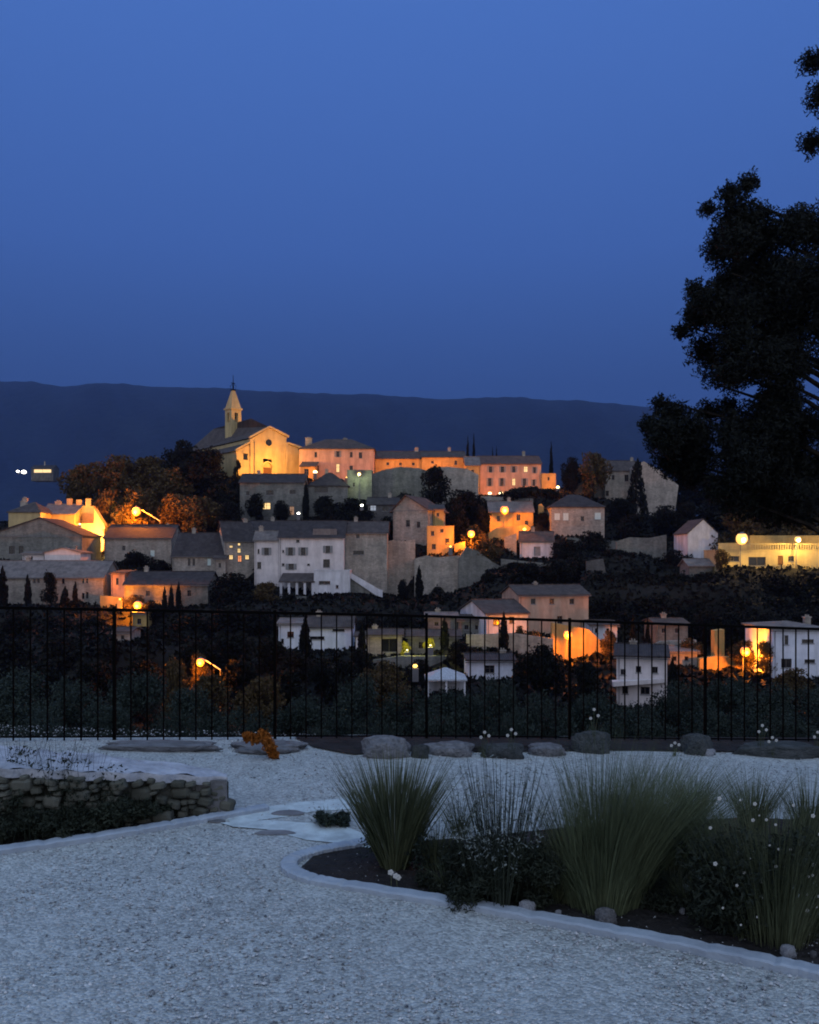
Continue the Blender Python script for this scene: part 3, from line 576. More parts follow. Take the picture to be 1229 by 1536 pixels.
# apse behind
ap = MB(); ap.tube([(xp,Ln,-4),(xp,Ln,e1+1.5)], [6,6], 14); ap.build('apse', M['beige'], ch)
ap = MB(); ap.tube([(xp,Ln,e1+1.52),(xp,Ln,s1+1.5)], [6.3,.3], 14); ap.build('apse_roof', M['tile'], ch)
dr = MB().box((d0+.02,.25,-.5),(d1-.02,.35,dz1-2.0)).build('door', M['wood'], ch)
dm = (d0+d1)/2; rr = (d1-d0)/2
arch = [(dm+rr*1.0*math.cos(t), dz1-2+0.001+rr*1.0*math.sin(t)*.98) for t in np.linspace(0, PI, 13)]
MB().prism(arch, .30, .40).build('tympanum', M['cut'], ch)
ring = MB()
for i in range(12):
    t0_, t1_ = PI*i/12, PI*(i+1)/12
    P = [(dm+r_*math.cos(t_), dz1-2+r_*math.sin(t_)) for r_, t_ in ((rr*1.02,t0_),(rr*1.3,t0_),(rr*1.3,t1_),(rr*1.02,t1_))]
    ring.prism(P, -.18, .02)
ring.build('door_arch', M['cut'], ch)
ox, oz = cx(403, 664)
MB().tube([(ox,-.12,oz),(ox,.02,oz)], [1.05,1.05], 20).build('oculus_frame', M['cut'], ch)
o_ = MB().tube([(ox,-.16,oz),(ox,-.13,oz)], [.8,.8], 20).build('oculus', M['glass'], ch)
for h in (holes[0], holes[2]):
    o_ = MB().box((h[0]+.05,.15,h[2]),(h[1]-.05,.2,h[3]-.01)).build('window', M['glass'], ch)
    r_ = (h[1]-h[0])/2; m_ = (h[0]+h[1])/2
    MB().prism([(m_+(r_+.25)*math.cos(t), h[3]+(r_+.25)*math.sin(t)) for t in np.linspace(0, PI, 9)], -.12, -.002).build('window_arch', M['cut'], ch)
MB().tube([(x1+.8,-.1,-2),(x1+.8,-.1,s1-.4)], [.09,.09]).build('drainpipe', M['metal'], ch)
# bell tower stands on the far side of the nave roof
Dt = 219; tx, ty, tz = at(350, 640, Dt)
tw = prop(empty('bell_tower', (0,0,0)), None); tw.parent = ch
import mathutils
def toch(p):
    dx, dy = p[0]-X0, p[1]-Y0
    return (dx*math.cos(a)+dy*math.sin(a), -dx*math.sin(a)+dy*math.cos(a), p[2]-zb)
l = toch((tx, ty, tz)); tw.location = l
k = Dt/F; hw = 8.6*k
# rotated so that its right face takes the floodlight
tw.rotation_euler = (0, 0, math.radians(7))
H = (640-613)*k
t_ = MB()
for (sx_, sy_) in ((-1,-1),(1,-1),(1,1),(-1,1)):     # corner piers leave an arched opening on each side
    t_.box((min(sx_*hw, sx_*hw*.35), min(sy_*hw, sy_*hw*.35), -8), (max(sx_*hw, sx_*hw*.35), max(sy_*hw, sy_*hw*.35), H-1.2))
t_.box((-hw*.97,-hw*.97,-8),(hw*.97,hw*.97,H*.22)).box((-hw,-hw,H-1.198),(hw,hw,H-.4)); 
t_.build('tower_shaft', M['cut'], tw)
MB().box((-hw-.25,-hw-.25,H-.398),(hw+.25,hw+.25,H)).build('tower_cornice', M['cut'], tw)
sp_ = MB(); zt = (640-586)*k
sp_.add([(-hw,-hw,H+.002),(hw,-hw,H+.002),(hw,hw,H+.002),(-hw,hw,H+.002),(-.35,-.35,zt),(.35,-.35,zt),(.35,.35,zt),(-.35,.35,zt)], [(0,1,5,4),(1,2,6,5),(2,3,7,6),(3,0,4,7),(4,5,6,7)])
sp_.build('spire', M['cut'], tw)
cr_ = MB().box((-.45,-.45,zt+.002),(.45,.45,zt+.25)).tube([(0,0,zt+.2),(0,0,zt+3.9)], [.12,.07]).tube([(-.55,0,zt+1.9),(.55,0,zt+1.9)], [.09,.09])
for q in ((-.5,-.5),(.5,-.5),(.5,.5),(-.5,.5)): cr_.tube([(q[0]*.8,q[1]*.8,zt+.25),(q[0]*1.1,q[1]*1.1,zt+1.1),(0,0,zt+1.9)], [.06,.06,.06])
cr_.build('iron_cross', M['iron'], tw)
MB().ball((0, 0, H*.55), .7, 8, 6).build('bell', M['iron'], tw)
# ================================================================ TERRAIN
for D, cols in {
  10: {-600:1240, 1800:1240}, 14: {-600:1330, 600:1330, 1800:1330}, 25: {-800:1270, 600:1270, 2000:1270}, 40: {-800:1195, 600:1195, 2000:1195}, 60: {-600:1150, 0:1150, 614:1150, 1229:1150, 1800:1150},
  80: {-400:1098, 0:1098, 300:1098, 614:1090, 900:1090, 1229:1075, 1700:1075}, 100: {-300:1060, 0:1060, 300:1050, 614:1045, 900:1045, 1229:1030, 1600:1030},
  130: {-300:960, 0:958, 300:950, 614:938, 900:935, 1229:920, 1500:920}, 150: {-300:925, 0:922, 340:915, 614:905, 860:885, 1229:875, 1500:880},
  170: {-300:850, 90:850, 700:840, 900:830, 1229:835, 1500:840}, 188: {-300:815, 0:810, 300:780, 614:768, 900:785, 1100:800, 1500:830},
  202: {-300:800, 0:785, 200:740, 614:722, 900:750, 1229:775, 1500:800}, 222: {-300:850, 0:800, 300:725, 614:722, 850:735, 1229:775, 1500:800},
  250: {-300:900, 0:850, 300:770, 614:760, 900:770, 1229:800, 1500:850}, 300: {-300:900, 300:880, 900:870, 1500:900}, 380: {-400:940, 300:940, 900:940, 1700:940}, 520: {-500:900, 300:900, 900:900, 1900:900}}.items():
    for px, py in cols.items(): ctrl.append(at(px, py, D))
CT = np.array(ctrl)
def tz(x, y):
    x = np.atleast_1d(np.asarray(x, float)); y = np.atleast_1d(np.asarray(y, float)); o = np.empty(x.shape)
    for s in range(0, x.size, 4000):
        d2 = (x.flat[s:s+4000][:, None]-CT[:, 0])**2+(y.flat[s:s+4000][:, None]-CT[:, 1])**2
        wt = 1/(d2+1.0)**2.0
        o.flat[s:s+4000] = (wt*CT[:, 2]).sum(1)/wt.sum(1)
    return o
Ds = np.concatenate([np.linspace(8.9, 60, 40), np.linspace(62, 240, 150), np.geomspace(243, 560, 30)])
An = np.linspace(-.85, .85, 260)
DD, AA = np.meshgrid(Ds, An, indexing='ij'); XX = DD*AA
ZZ = tz(XX.ravel(), DD.ravel()).reshape(XX.shape)
ZZ += .12*np.sin(XX*.9+DD*.5)*np.cos(DD*.7-XX*.3)
ZZ = np.where(DD < 9.6, -1.6, ZZ)
prop(grid('hillside_ground', np.stack([XX, DD, ZZ], -1).reshape(-1, 3), len(Ds), len(An), M['ground']), kind='structure')
# plain and wooded ridge, kilometres away
ridge = [(-2500, 600), (-600, 584), (0, 577), (50, 581), (100, 586), (150, 580), (220, 584), (300, 586), (420, 594), (480, 598), (550, 595), (650, 603), (740, 602), (850, 606), (950, 612), (1000, 617), (1229, 628), (1900, 640), (3800, 655)]
Dh = np.concatenate([np.geomspace(540, 2600, 24), np.linspace(2750, 6600, 50)])
Ah = np.linspace(-1.7, 1.7, 520); DD, AA = np.meshgrid(Dh, Ah, indexing='ij')
ry = np.interp(AA*F+CX, [p[0] for p in ridge], [p[1] for p in ridge])
zr_ = EYE+(HY-ry)/F*5500
s = np.clip((DD-3000)/2500, 0, 1); s = s*s*(3-2*s)
zp_ = -14+(DD-540)*.055; zp_ = np.where(DD > 3000, -14+2460*.055, zp_)
rug = 55*np.sin(AA*23+DD*.0021)+38*np.sin(AA*57-DD*.0035+1)+26*np.sin(AA*111+DD*.006)
ZZ = zp_*(1-s)+s*zr_+rug*s*(1-s)*3.2+3*np.sin(AA*300)*np.sin(DD*.01)*(s > .2)
back = np.clip((DD-5600)/1000, 0, 1); ZZ = ZZ*(1-back)+back*100
prop(grid('hills', np.stack([DD*AA, DD, ZZ], -1).reshape(-1, 3), len(Dh), len(Ah), M['hills']), kind='structure')
# evening air
hz = bpy.data.materials.new('evening_air'); hz.use_nodes = True; t = hz.node_tree
for n_ in list(t.nodes):
    if n_.type == 'BSDF_PRINCIPLED': t.nodes.remove(n_)
pv_ = t.nodes.new('ShaderNodeVolumePrincipled'); pv_.inputs['Color'].default_value = (.24, .41, 1, 1); pv_.inputs['Density'].default_value = 7e-5
pv_.inputs['Anisotropy'].default_value = .2
t.links.new(pv_.outputs[0], t.nodes['Material Output'].inputs['Volume'])
o = MB().box((-12500, -40, -62), (12500, 6800, 1330)).build('haze', hz); prop(o, kind='stuff')
# ================================================================ LAMPS
for k_ in ('glow_o', 'glow_y', 'lamp_o', 'lamp_y', 'lamp_w', 'win_y', 'win_o', 'win_d', 'win_w', 'strip'): M[k_].cycles.emission_sampling = 'NONE'
OR = (1, .235, .004); YE = (1, .40, .04); WY = (1, .60, .15)
def light(parent, loc, col, power, rad=.25):
    power = power*1.7
    ld = bpy.data.lights.new('lamp_light', 'POINT'); ld.color = col; ld.energy = power; ld.shadow_soft_size = rad
    o = bpy.data.objects.new('lamp_light', ld); C.objects.link(o); o.parent = parent; o.location = loc; return o
def street_lamp(label, px, py, D, col=OR, power=1800, glass='lamp_o', arm=0, r=.4, group='lit street lamps of the village', toward=.8):
    x, y, z = at(px, py, D); k = D/F
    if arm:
        ax, az = arm[0]*k, -arm[1]*k     # slanted pale arm down to the pole, shaped after a light streak
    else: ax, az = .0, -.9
    bx, by = x+ax, y+.6
    bz = float(tz(bx, by)[0]); bz = min(bz, z-3.5)
    root = prop(empty('street_lamp', (bx, by, bz)), label, 'street lamp', group)
    p = (x-bx, y-by, z-bz)
    top = z+az-bz
    MB().tube([(0,0,-.5),(0,0,top*.5),(0,0,top)], [.11,.085,.06], 8).build('pole', M['metal'], root)
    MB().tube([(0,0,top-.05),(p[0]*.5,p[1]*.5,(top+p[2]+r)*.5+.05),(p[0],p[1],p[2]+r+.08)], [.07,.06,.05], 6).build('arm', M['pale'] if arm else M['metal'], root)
    MB().ball(p, r*1.12, 14, 9, (1,1,1.1)).build('lamp_glow', M['glow_o' if glass == 'lamp_o' else 'glow_y'], root, True)  # larger emissive globe imitates the ring of glow round the bulb
    MB().ball((p[0], p[1]-r*.55, p[2]-r*.15), r*.66, 12, 8).build('bulb', M[glass], root, True)
    MB().tube([(p[0],p[1],p[2]+r*.95),(p[0],p[1],p[2]+r*1.35)], [r*.75, r*.2], 10).build('lamp_cap', M['metal'], root)
    light(root, (p[0], p[1]-toward, p[2]-.35), col, power)
    return root
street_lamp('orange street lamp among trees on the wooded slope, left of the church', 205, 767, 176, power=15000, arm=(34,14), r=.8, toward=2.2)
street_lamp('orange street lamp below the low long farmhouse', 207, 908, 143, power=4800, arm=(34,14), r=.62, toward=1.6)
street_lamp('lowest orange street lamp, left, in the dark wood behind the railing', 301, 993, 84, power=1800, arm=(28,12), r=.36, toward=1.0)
street_lamp('broad orange street lamp before the glowing orange house', 757, 765, 175, power=3600, r=.75, toward=1.2)
street_lamp('orange street lamp on the ramparts right of the flat-topped house', 707, 801, 163, power=3200, r=.62, toward=1.4)
street_lamp('orange street lamp in front of the blazing road wall, behind the railing', 852, 952, 112.5, power=4200, r=.50, toward=1.6)
street_lamp('orange street lamp behind the railing at the far right', 1118, 977, 100, power=2600, r=.48, toward=1.2)
street_lamp('large yellow-white lamp on the left of the villa terrace', 1113, 808, 139, col=WY, power=3400, glass='lamp_y', r=.80)
street_lamp('smaller yellow-white lamp on the right of the villa terrace', 1197, 809, 139, col=WY, power=1700, glass='lamp_y', r=.42)
street_lamp('white-green lamp on the front of the squat tower', 539, 711, 190, col=(.8, 1, .45), power=330, glass='lamp_y', r=.35)
def flood(label, px, py, D, col, power, glass='lamp_o', r=.35, up=0):
    x, y, z = at(px, py, D)
    root = prop(empty('floodlight', (x, y, z)), label, 'floodlight', 'floodlights on the old walls')
    MB().box((-.35,-.35,-1.6),(.35,.35,-.25)).build('housing', M['metal'], root)
    MB().ball((0,0,0), r, 10, 6, (1,1,.7)).build('lens', M[glass], root, True)
    light(root, (0, 0, r+.25+up), col, power, .3)
flood('floodlight in front of the church door', 418, 712, 200.5, YE, 3100, 'lamp_y', .2, 2.5)
flood('floodlight by the lean-to porch right of the church', 473, 708, 196, OR, 900, 'lamp_y', .5)
flood('floodlight low at the left corner of the church front', 372, 716, 196.5, YE, 1100, 'lamp_y', .2, 1.0)
flood('floodlight on the nave roof aimed at the bell tower', 405, 652, 214, YE, 2600, 'lamp_y', .12, 1.0)
flood('intense floodlight at the foot of the yellow buttress wall', 143, 818, 174, WY, 4600, 'lamp_y', .8, .5)
flood('floodlight before the battlemented tower', 120, 786, 174.5, OR, 1500, 'lamp_y', .2, .5)
flood('floodlight under the left half of the orange summit wall', 596, 704, 204, OR, 1250, 'lamp_o', .15, .6)
flood('floodlight under the right half of the orange summit wall', 662, 704, 203, OR, 1350, 'lamp_o', .15, .6)
flood('left ground lamp of the grand building', 735, 740, 196, OR, 520, 'lamp_y', .42, .3)
flood('wide right ground lamp of the grand building', 752, 740, 196, OR, 600, 'lamp_y', .55, .3)
flood('ground lamp right of the round-fronted annex', 837, 731, 198, OR, 1000, 'lamp_y', .4)
flood('lamp at the orange gabled end house', 709, 736, 198, OR, 800, 'lamp_o', .2)
flood('low orange lamp under the lit windows of the long ochre house', 520, 716, 199, OR, 450, 'lamp_o', .15, .8)
flood('small lamp at the end of the glowing ramp', 787, 794, 170, OR, 500, 'lamp_o', .35)
flood('lamp glowing under the flat-topped house', 676, 820, 159, OR, 500, 'lamp_o', .2)
flood('small yellow light on the first shrub behind the railing', 611, 975, 107, (1, .9, .15), 220, 'lamp_y', .12, .3)
flood('small yellow light on the second shrub behind the railing', 646, 968, 107, (1, .9, .15), 260, 'lamp_y', .12, .3)
flood('amber light low in the grove, left of the pavilion', 623, 999, 90, OR, 60, 'lamp_o', .25)
flood('upper of two amber garden lights in the olive grove', 516, 1063, 42, OR, 25, 'lamp_o', .14)
flood('lower of two amber garden lights in the olive grove', 507, 1069, 42, OR, 15, 'lamp_o', .10)
flood('brighter white light of the remote house', 36, 708, 545, (1,1,.9), 300, 'lamp_w', 1.5)
flood('fainter reddish light of the remote house', 27, 707, 545, (1,.7,.6), 100, 'lamp_w', .9)
flood('amber lamp at the foot of the narrow annex', 180, 899, 143.5, OR, 900, 'lamp_o', .15)
flood('tiny cold light among bushes below the squat tower', 543, 758, 178, (.8,.9,1), 20, 'lamp_w', .3)
flood('tiny cold light by the bushes right of the lit window house', 448, 770, 178, (.8,.9,1), 20, 'lamp_w', .3)
# ================================================================ TREES
def dirs(n):
    v = R.normal(size=(n, 3)); return v/np.linalg.norm(v, axis=1)[:, None]
def leaf_tris(P, size, aspect=1.0, jit=.5):
    n = len(P); s = (size*(1-jit/2+jit*R.random(n)))[:, None]
    a_ = dirs(n); b_ = np.cross(a_, dirs(n)); b_ /= np.linalg.norm(b_, axis=1)[:, None]+1e-9
    V = np.empty((n, 3, 3)); V[:, 0] = P+a_*s*.6; V[:, 1] = P-a_*s*.4+b_*s*.5*aspect; V[:, 2] = P-a_*s*.4-b_*s*.5*aspect
    return V.reshape(-1, 3)
def cloud(clumps, n, fill=.55):
    c_ = np.array([c[:3] for c in clumps]); r_ = np.array([c[3] if not hasattr(c[3], '__len__') else 1 for c in clumps])
    sq = np.array([(c[4] if len(c) > 4 else 1.0) for c in clumps])
    wgt = r_**2; i = R.choice(len(clumps), n, p=wgt/wgt.sum())
    d = dirs(n); q = (fill+(1-fill)*R.random(n))**.8
    q *= 1+.18*np.sin(d[:, 0]*7+i)+.15*np.sin(d[:, 2]*9+i*2)
    P = d*(q*r_[i])[:, None]; P[:, 2] *= sq[i]
    return c_[i]+P
def crown_mesh(kind, seed):
    rs = random.Random(seed); cl = []
    if kind == 'round':
        for i in range(26):
            t_ = rs.random()*2*PI; h = rs.random(); rr_ = (.42*math.sin(PI*(.15+.8*h))**.6)*(0.35+.65*rs.random())
            cl.append((rr_*math.cos(t_), rr_*math.sin(t_), .22+.62*h, .13+.07*rs.random(), .9))
        P = cloud(cl, 5200); V = leaf_tris(P, .045)
    elif kind == 'cypress':
        for i in range(22):
            h = i/21; rr_ = .5*math.sin(PI*min(1, .12+.88*h)**.75)**.8*.9
            for j in range(3):
                t_ = rs.random()*6.28; cl.append((rr_*.5*math.cos(t_), rr_*.5*math.sin(t_), .05+.93*h, .5*rr_+.05, .18))
        P = cloud(cl, 3500); V = leaf_tris(P, .10)
        V[:, 2] = V[:, 2]
    elif kind == 'conifer':
        for i in range(16):
            h = i/15; rr_ = .48*(1-h)**.8+.03
            for j in range(5):
                t_ = rs.random()*6.28; cl.append((rr_*.7*math.cos(t_), rr_*.7*math.sin(t_), .08+.88*h-.03*rs.random(), .06+.10*(1-h), .6))
        P = cloud(cl, 5000); V = leaf_tris(P, .045)
    elif kind == 'umbrella':
        for i in range(24):
            t_ = rs.random()*6.28; rr_ = .45*math.sqrt(rs.random()); cl.append((rr_*math.cos(t_), rr_*math.sin(t_), .80-.25*rr_**2*2+.05*rs.random(), .12, .7))
        P = cloud(cl, 5000); V = leaf_tris(P, .04)
    elif kind == 'olive':
        for i in range(34):
            t_ = rs.random()*2*PI; h = rs.random(); rr_ = (.45*math.sin(PI*(.2+.75*h))**.5)*(0.4+.6*rs.random())
            cl.append((rr_*math.cos(t_), rr_*math.sin(t_), .25+.62*h, .09+.07*rs.random(), .95))
        P = cloud(cl, 14000, .35); V = leaf_tris(P, .026, .55)
    return V
PROT = {}
def proto(kind, mk, i):
    key = (kind, mk, i)
    if key not in PROT:
        o = npmesh('crown', crown_mesh(kind, hash(kind) % 97+i if False else i*7+len(kind)), 3, M[mk]); me = o.data; bpy.data.objects.remove(o)
        tb = MB(); h = .12 if kind in ('cypress', 'conifer') else .32
        tb.tube([(0,0,-.12),(.01,0,h*.5),(0,.01,h)], [.032,.024,.02], 7)
        if kind not in ('cypress', 'conifer'):
            for j in range(6):
                t_ = j*1.05+i; e = .30 if kind != 'umbrella' else .38
                tb.tube([(0,.01,h-.02),(.12*math.cos(t_),.12*math.sin(t_),h+.16),(e*math.cos(t_),e*math.sin(t_),h+.33)], [.015,.010,.004], 5)
        else: tb.tube([(0,0,h-.01),(0,0,.9)], [.02,.004], 5)
        o = tb.build('trunk', M['bark']); tm = o.data; bpy.data.objects.remove(o)
        PROT[key] = (me, tm)
    return PROT[key]
cnt = [0]
def tree(label, px, top, wpx, D, kind='round', mk='leaf', base=None, name=None, cat='tree', group=None):
    x, y, zt_ = at(px, top, D); zb_ = float(tz(x, y)[0])
    if base is not None: zb_ = at(px, base, D)[2]
    H = zt_-zb_; wd = wpx/F*D
    lo = wd*(2.6 if kind in ('cypress', 'conifer') else .85)
    if H < lo: zb_ = zt_-lo; H = lo
    cnt[0] += 1; me, tm = proto(kind, mk, cnt[0] % 3)
    nm = name or {'round': 'round_tree', 'cypress': 'cypress', 'conifer': 'conifer', 'umbrella': 'umbrella_pine', 'olive': 'olive_tree'}[kind]
    root = prop(empty(nm, (x, y, zb_), rnd.random()*6.28), label, cat, group)
    root.scale = (wd, wd, H)
    for n_, m_ in (('crown', me), ('trunk', tm)):
        o = bpy.data.objects.new(n_, m_); C.objects.link(o); o.parent = root
        if n_ == 'trunk' and H > wd*1.5: o.scale = (1, 1, 1)
    return root
TG = 'dark trees on the village hill'
T = [
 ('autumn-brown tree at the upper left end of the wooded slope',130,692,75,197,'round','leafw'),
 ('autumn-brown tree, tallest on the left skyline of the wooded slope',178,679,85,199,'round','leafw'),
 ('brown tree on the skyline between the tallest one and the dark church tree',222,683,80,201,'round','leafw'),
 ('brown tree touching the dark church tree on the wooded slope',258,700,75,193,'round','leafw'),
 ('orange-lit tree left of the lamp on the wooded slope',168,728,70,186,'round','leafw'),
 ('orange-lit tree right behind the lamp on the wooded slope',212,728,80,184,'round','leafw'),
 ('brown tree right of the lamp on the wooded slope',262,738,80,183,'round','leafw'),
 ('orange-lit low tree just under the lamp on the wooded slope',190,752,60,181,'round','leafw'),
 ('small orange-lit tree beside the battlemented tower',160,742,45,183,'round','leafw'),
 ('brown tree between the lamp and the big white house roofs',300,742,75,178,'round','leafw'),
 ('big dark tree against the church flank, highest of the slope',273,655,70,203,'round','leaf'),
 ('dark broad tree filling the slope below the church flank',310,672,85,197,'round','leaf'),
 ('pointed dark conifer at the left corner of the church front',357,688,40,195,'conifer','leaf'),
 ('dark tree under the pointed conifer',330,722,60,186,'round','leaf'),
 ('dark small tree left of the grey house with a lit window',345,750,45,178,'round','leaf'),
 ('dark bush in front of the left of the lit-window grey house',385,738,32,183,'round','leaf'),
 ('dark bush right of the lit window of the grey house',422,748,30,182,'round','leaf'),
 ('slim cypress between the two grey houses below the church',459,722,11,184,'cypress','cyp'),
 ('dark tree under the rounded hip roof',487,742,50,184,'round','leaf'),
 ('dark tree right of the rounded hip roof, below the squat tower',527,744,56,183,'round','leaf'),
 ('dark bush above the roof of the tall stone house',545,764,50,176,'round','leaf'),
 ('dark bush over the right end of the big white house roof',497,760,50,175,'round','leaf'),
 ('dark bush left of the steep-gabled stone house',582,772,34,174,'round','leaf'),
 ('big black round tree in front of the fortification walls',652,697,52,188,'round','leaf'),
 ('black broad tree right of the steep-gabled stone house',695,732,68,183,'round','leaf'),
 ('black tree between the steep gable and the rampart lamp',678,752,50,178,'round','leaf'),
 ('small black tree left of the glowing orange house',725,760,28,179,'round','leaf'),
 ('bush under the rampart lamp',728,806,62,161,'round','leafw'),
 ('wide flat umbrella pine in front of the grand building',793,724,82,187,'umbrella','leaf'),
 ('black tree between the glowing house and the hipped house',815,768,30,179,'round','leaf'),
 ('reddish broad tree on the right skyline of the hill',890,675,52,203,'round','leafw'),
 ('dark tree at the left end of the right skyline',858,682,36,207,'round','leaf'),
 ('large dark conifer before the tall sloping retaining wall',956,690,62,194,'conifer','leaf'),
 ('dark tree right of the hipped house with pale green shutters',928,745,50,184,'round','leaf'),
 ('dark tree right of the large conifer',1000,755,60,178,'round','leaf'),
 ('dark tree behind the gabled grey cottage',1030,752,50,176,'round','leaf'),
 ('dark shrub below the hipped house',890,795,66,168,'round','leaf'),
 ('dark shrub right of the small white cottage',850,806,52,163,'round','leaf'),
 ('dark shrub at the left of the long low garden wall',925,822,60,158,'round','leaf'),
 ('yellow-lit shrub at the left corner of the villa',1082,822,26,140,'round','leafw'),
 ('dark tree between garden wall and cottage, left of the villa',1015,822,60,152,'round','leaf'),
 ('tall dark tree behind the left villa lamp',1115,760,85,150,'round','leafw'),
 ('tall dark tree behind the right villa lamp',1190,765,85,150,'round','leafw'),
 ('dark tree beyond the villa terrace middle',1152,772,70,153,'round','leafw'),
 ('black bush above the sloping ruined rampart foot',790,842,66,146,'round','leaf'),
 ('black bush right of the ruined rampart, over the pink house',832,838,60,146,'round','leaf'),
 ('leaning black shrub at the foot of the ruined rampart',735,858,30,149,'round','leaf'),
 ('single slim cypress against the rough rampart wall',629,849,13,153,'cypress','cyp'),
 ('spiky small bush left of the single cypress',604,868,22,153,'round','leaf'),
 ('long dark hedge bush under the porch of the big white house',436,886,80,145,'round','leaf'),
 ('dark hedge bush below the flat-roofed white annex',500,892,70,144,'round','leaf'),
 ('dark bush at the foot of the outdoor stair',572,896,60,144,'round','leaf'),
 ('rounded dark tree left below the big white house',348,855,80,148,'round','leaf'),
 ('yellowish-lit bush left of the porch',398,872,50,147,'round','leafw'),
 ('dark bush under the bastion wall',605,900,56,146,'round','leaf'),
 ('dark bush under the rough rampart wall',665,898,60,146,'round','leaf'),
 ('rounded black tree in front of the long stone house',75,856,26,147,'round','leaf'),
 ('tall cypress left of the rounded black tree',42,862,12,147,'cypress','cyp'),
 ('black cypress at the left picture edge',4,850,18,147,'cypress','cyp'),
 ('short broad cypress between tree and stone house windows',98,880,16,146,'cypress','cyp'),
 ('slim cypress beside the windows of the long stone house',113,872,9,146.5,'cypress','cyp'),
 ('leftmost of the three small cypresses by the low long farmhouse',247,880,8,143,'cypress','cyp'),
 ('middle one of the three small cypresses by the low long farmhouse',257,877,9,143,'cypress','cyp'),
 ('rightmost and tallest of the three small cypresses by the low long farmhouse',268,873,9,143,'cypress','cyp'),
 ('dark bush between the low long farmhouse and the orange lamp',228,898,40,142,'round','leaf'),
 ('dark bushes below the wide low house with a brown roof',205,826,60,163,'round','leaf'),
 ('dark bush left of the paired pale shutters house',240,838,34,160,'round','leaf'),
 ('left one of the twin thin cypresses on the summit',702,655,6,212,'cypress','cyp'),
 ('right and taller one of the twin thin cypresses on the summit',711,652,6,213,'cypress','cyp'),
 ('left tip of two small cypresses over the grand building roof',739,672,5,214,'cypress','cyp'),
 ('right tip of two small cypresses over the grand building roof',745,671,5,214,'cypress','cyp'),
 ('thin lone cypress right of the grand building',827,664,7,209,'cypress','cyp'),
 ('black cypress behind the railing between the pink and low houses',756,918,15,108,'cypress','cyp'),
 ('clipped dark column left of the low house behind the railing',667,925,14,110,'cypress','cyp'),
 ('black column tree between the small white houses behind the railing',458,926,20,108,'cypress','cyp'),
 ('dark cypress right of the white house with one wide window',543,934,14,108,'cypress','cyp'),
 ('slim cypress in front of the half-hidden grey house',950,924,10,112,'cypress','cyp'),
 ('slim cypress right of the half-hidden grey house',972,928,9,112,'cypress','cyp'),
 ('cypress at the right corner of the white balcony house',1010,985,18,84,'cypress','cyp'),
 ('big round black bush in front of the blazing road wall',812,962,84,87,'round','leaf'),
 ('dark tree against the left side of the white balcony house',880,990,56,83,'round','leaf'),
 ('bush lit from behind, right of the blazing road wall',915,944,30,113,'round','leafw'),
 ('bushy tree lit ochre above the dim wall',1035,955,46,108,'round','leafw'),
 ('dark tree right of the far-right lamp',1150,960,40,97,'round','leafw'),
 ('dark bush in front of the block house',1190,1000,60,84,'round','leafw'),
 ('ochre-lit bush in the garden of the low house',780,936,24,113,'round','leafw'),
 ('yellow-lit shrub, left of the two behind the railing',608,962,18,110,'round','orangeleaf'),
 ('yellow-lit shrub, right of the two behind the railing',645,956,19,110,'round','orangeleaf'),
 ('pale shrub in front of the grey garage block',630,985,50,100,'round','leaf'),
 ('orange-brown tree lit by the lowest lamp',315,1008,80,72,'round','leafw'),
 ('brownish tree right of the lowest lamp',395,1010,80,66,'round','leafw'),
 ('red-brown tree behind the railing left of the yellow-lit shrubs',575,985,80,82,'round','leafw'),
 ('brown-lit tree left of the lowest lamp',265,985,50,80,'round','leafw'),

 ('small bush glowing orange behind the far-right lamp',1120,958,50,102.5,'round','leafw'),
 ('small bush glowing orange behind the lamp below the farmhouse',203,890,46,146,'round','leafw'),  # bushes added behind the lamps to catch their light as halos
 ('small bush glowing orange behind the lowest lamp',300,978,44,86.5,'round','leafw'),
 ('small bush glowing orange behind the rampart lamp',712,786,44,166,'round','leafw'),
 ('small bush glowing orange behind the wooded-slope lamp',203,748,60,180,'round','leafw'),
 ('dark palm-like bush in the garden left of the blazing road wall',800,945,40,112,'round','leafw'),
]
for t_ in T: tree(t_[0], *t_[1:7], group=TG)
k_ = 0
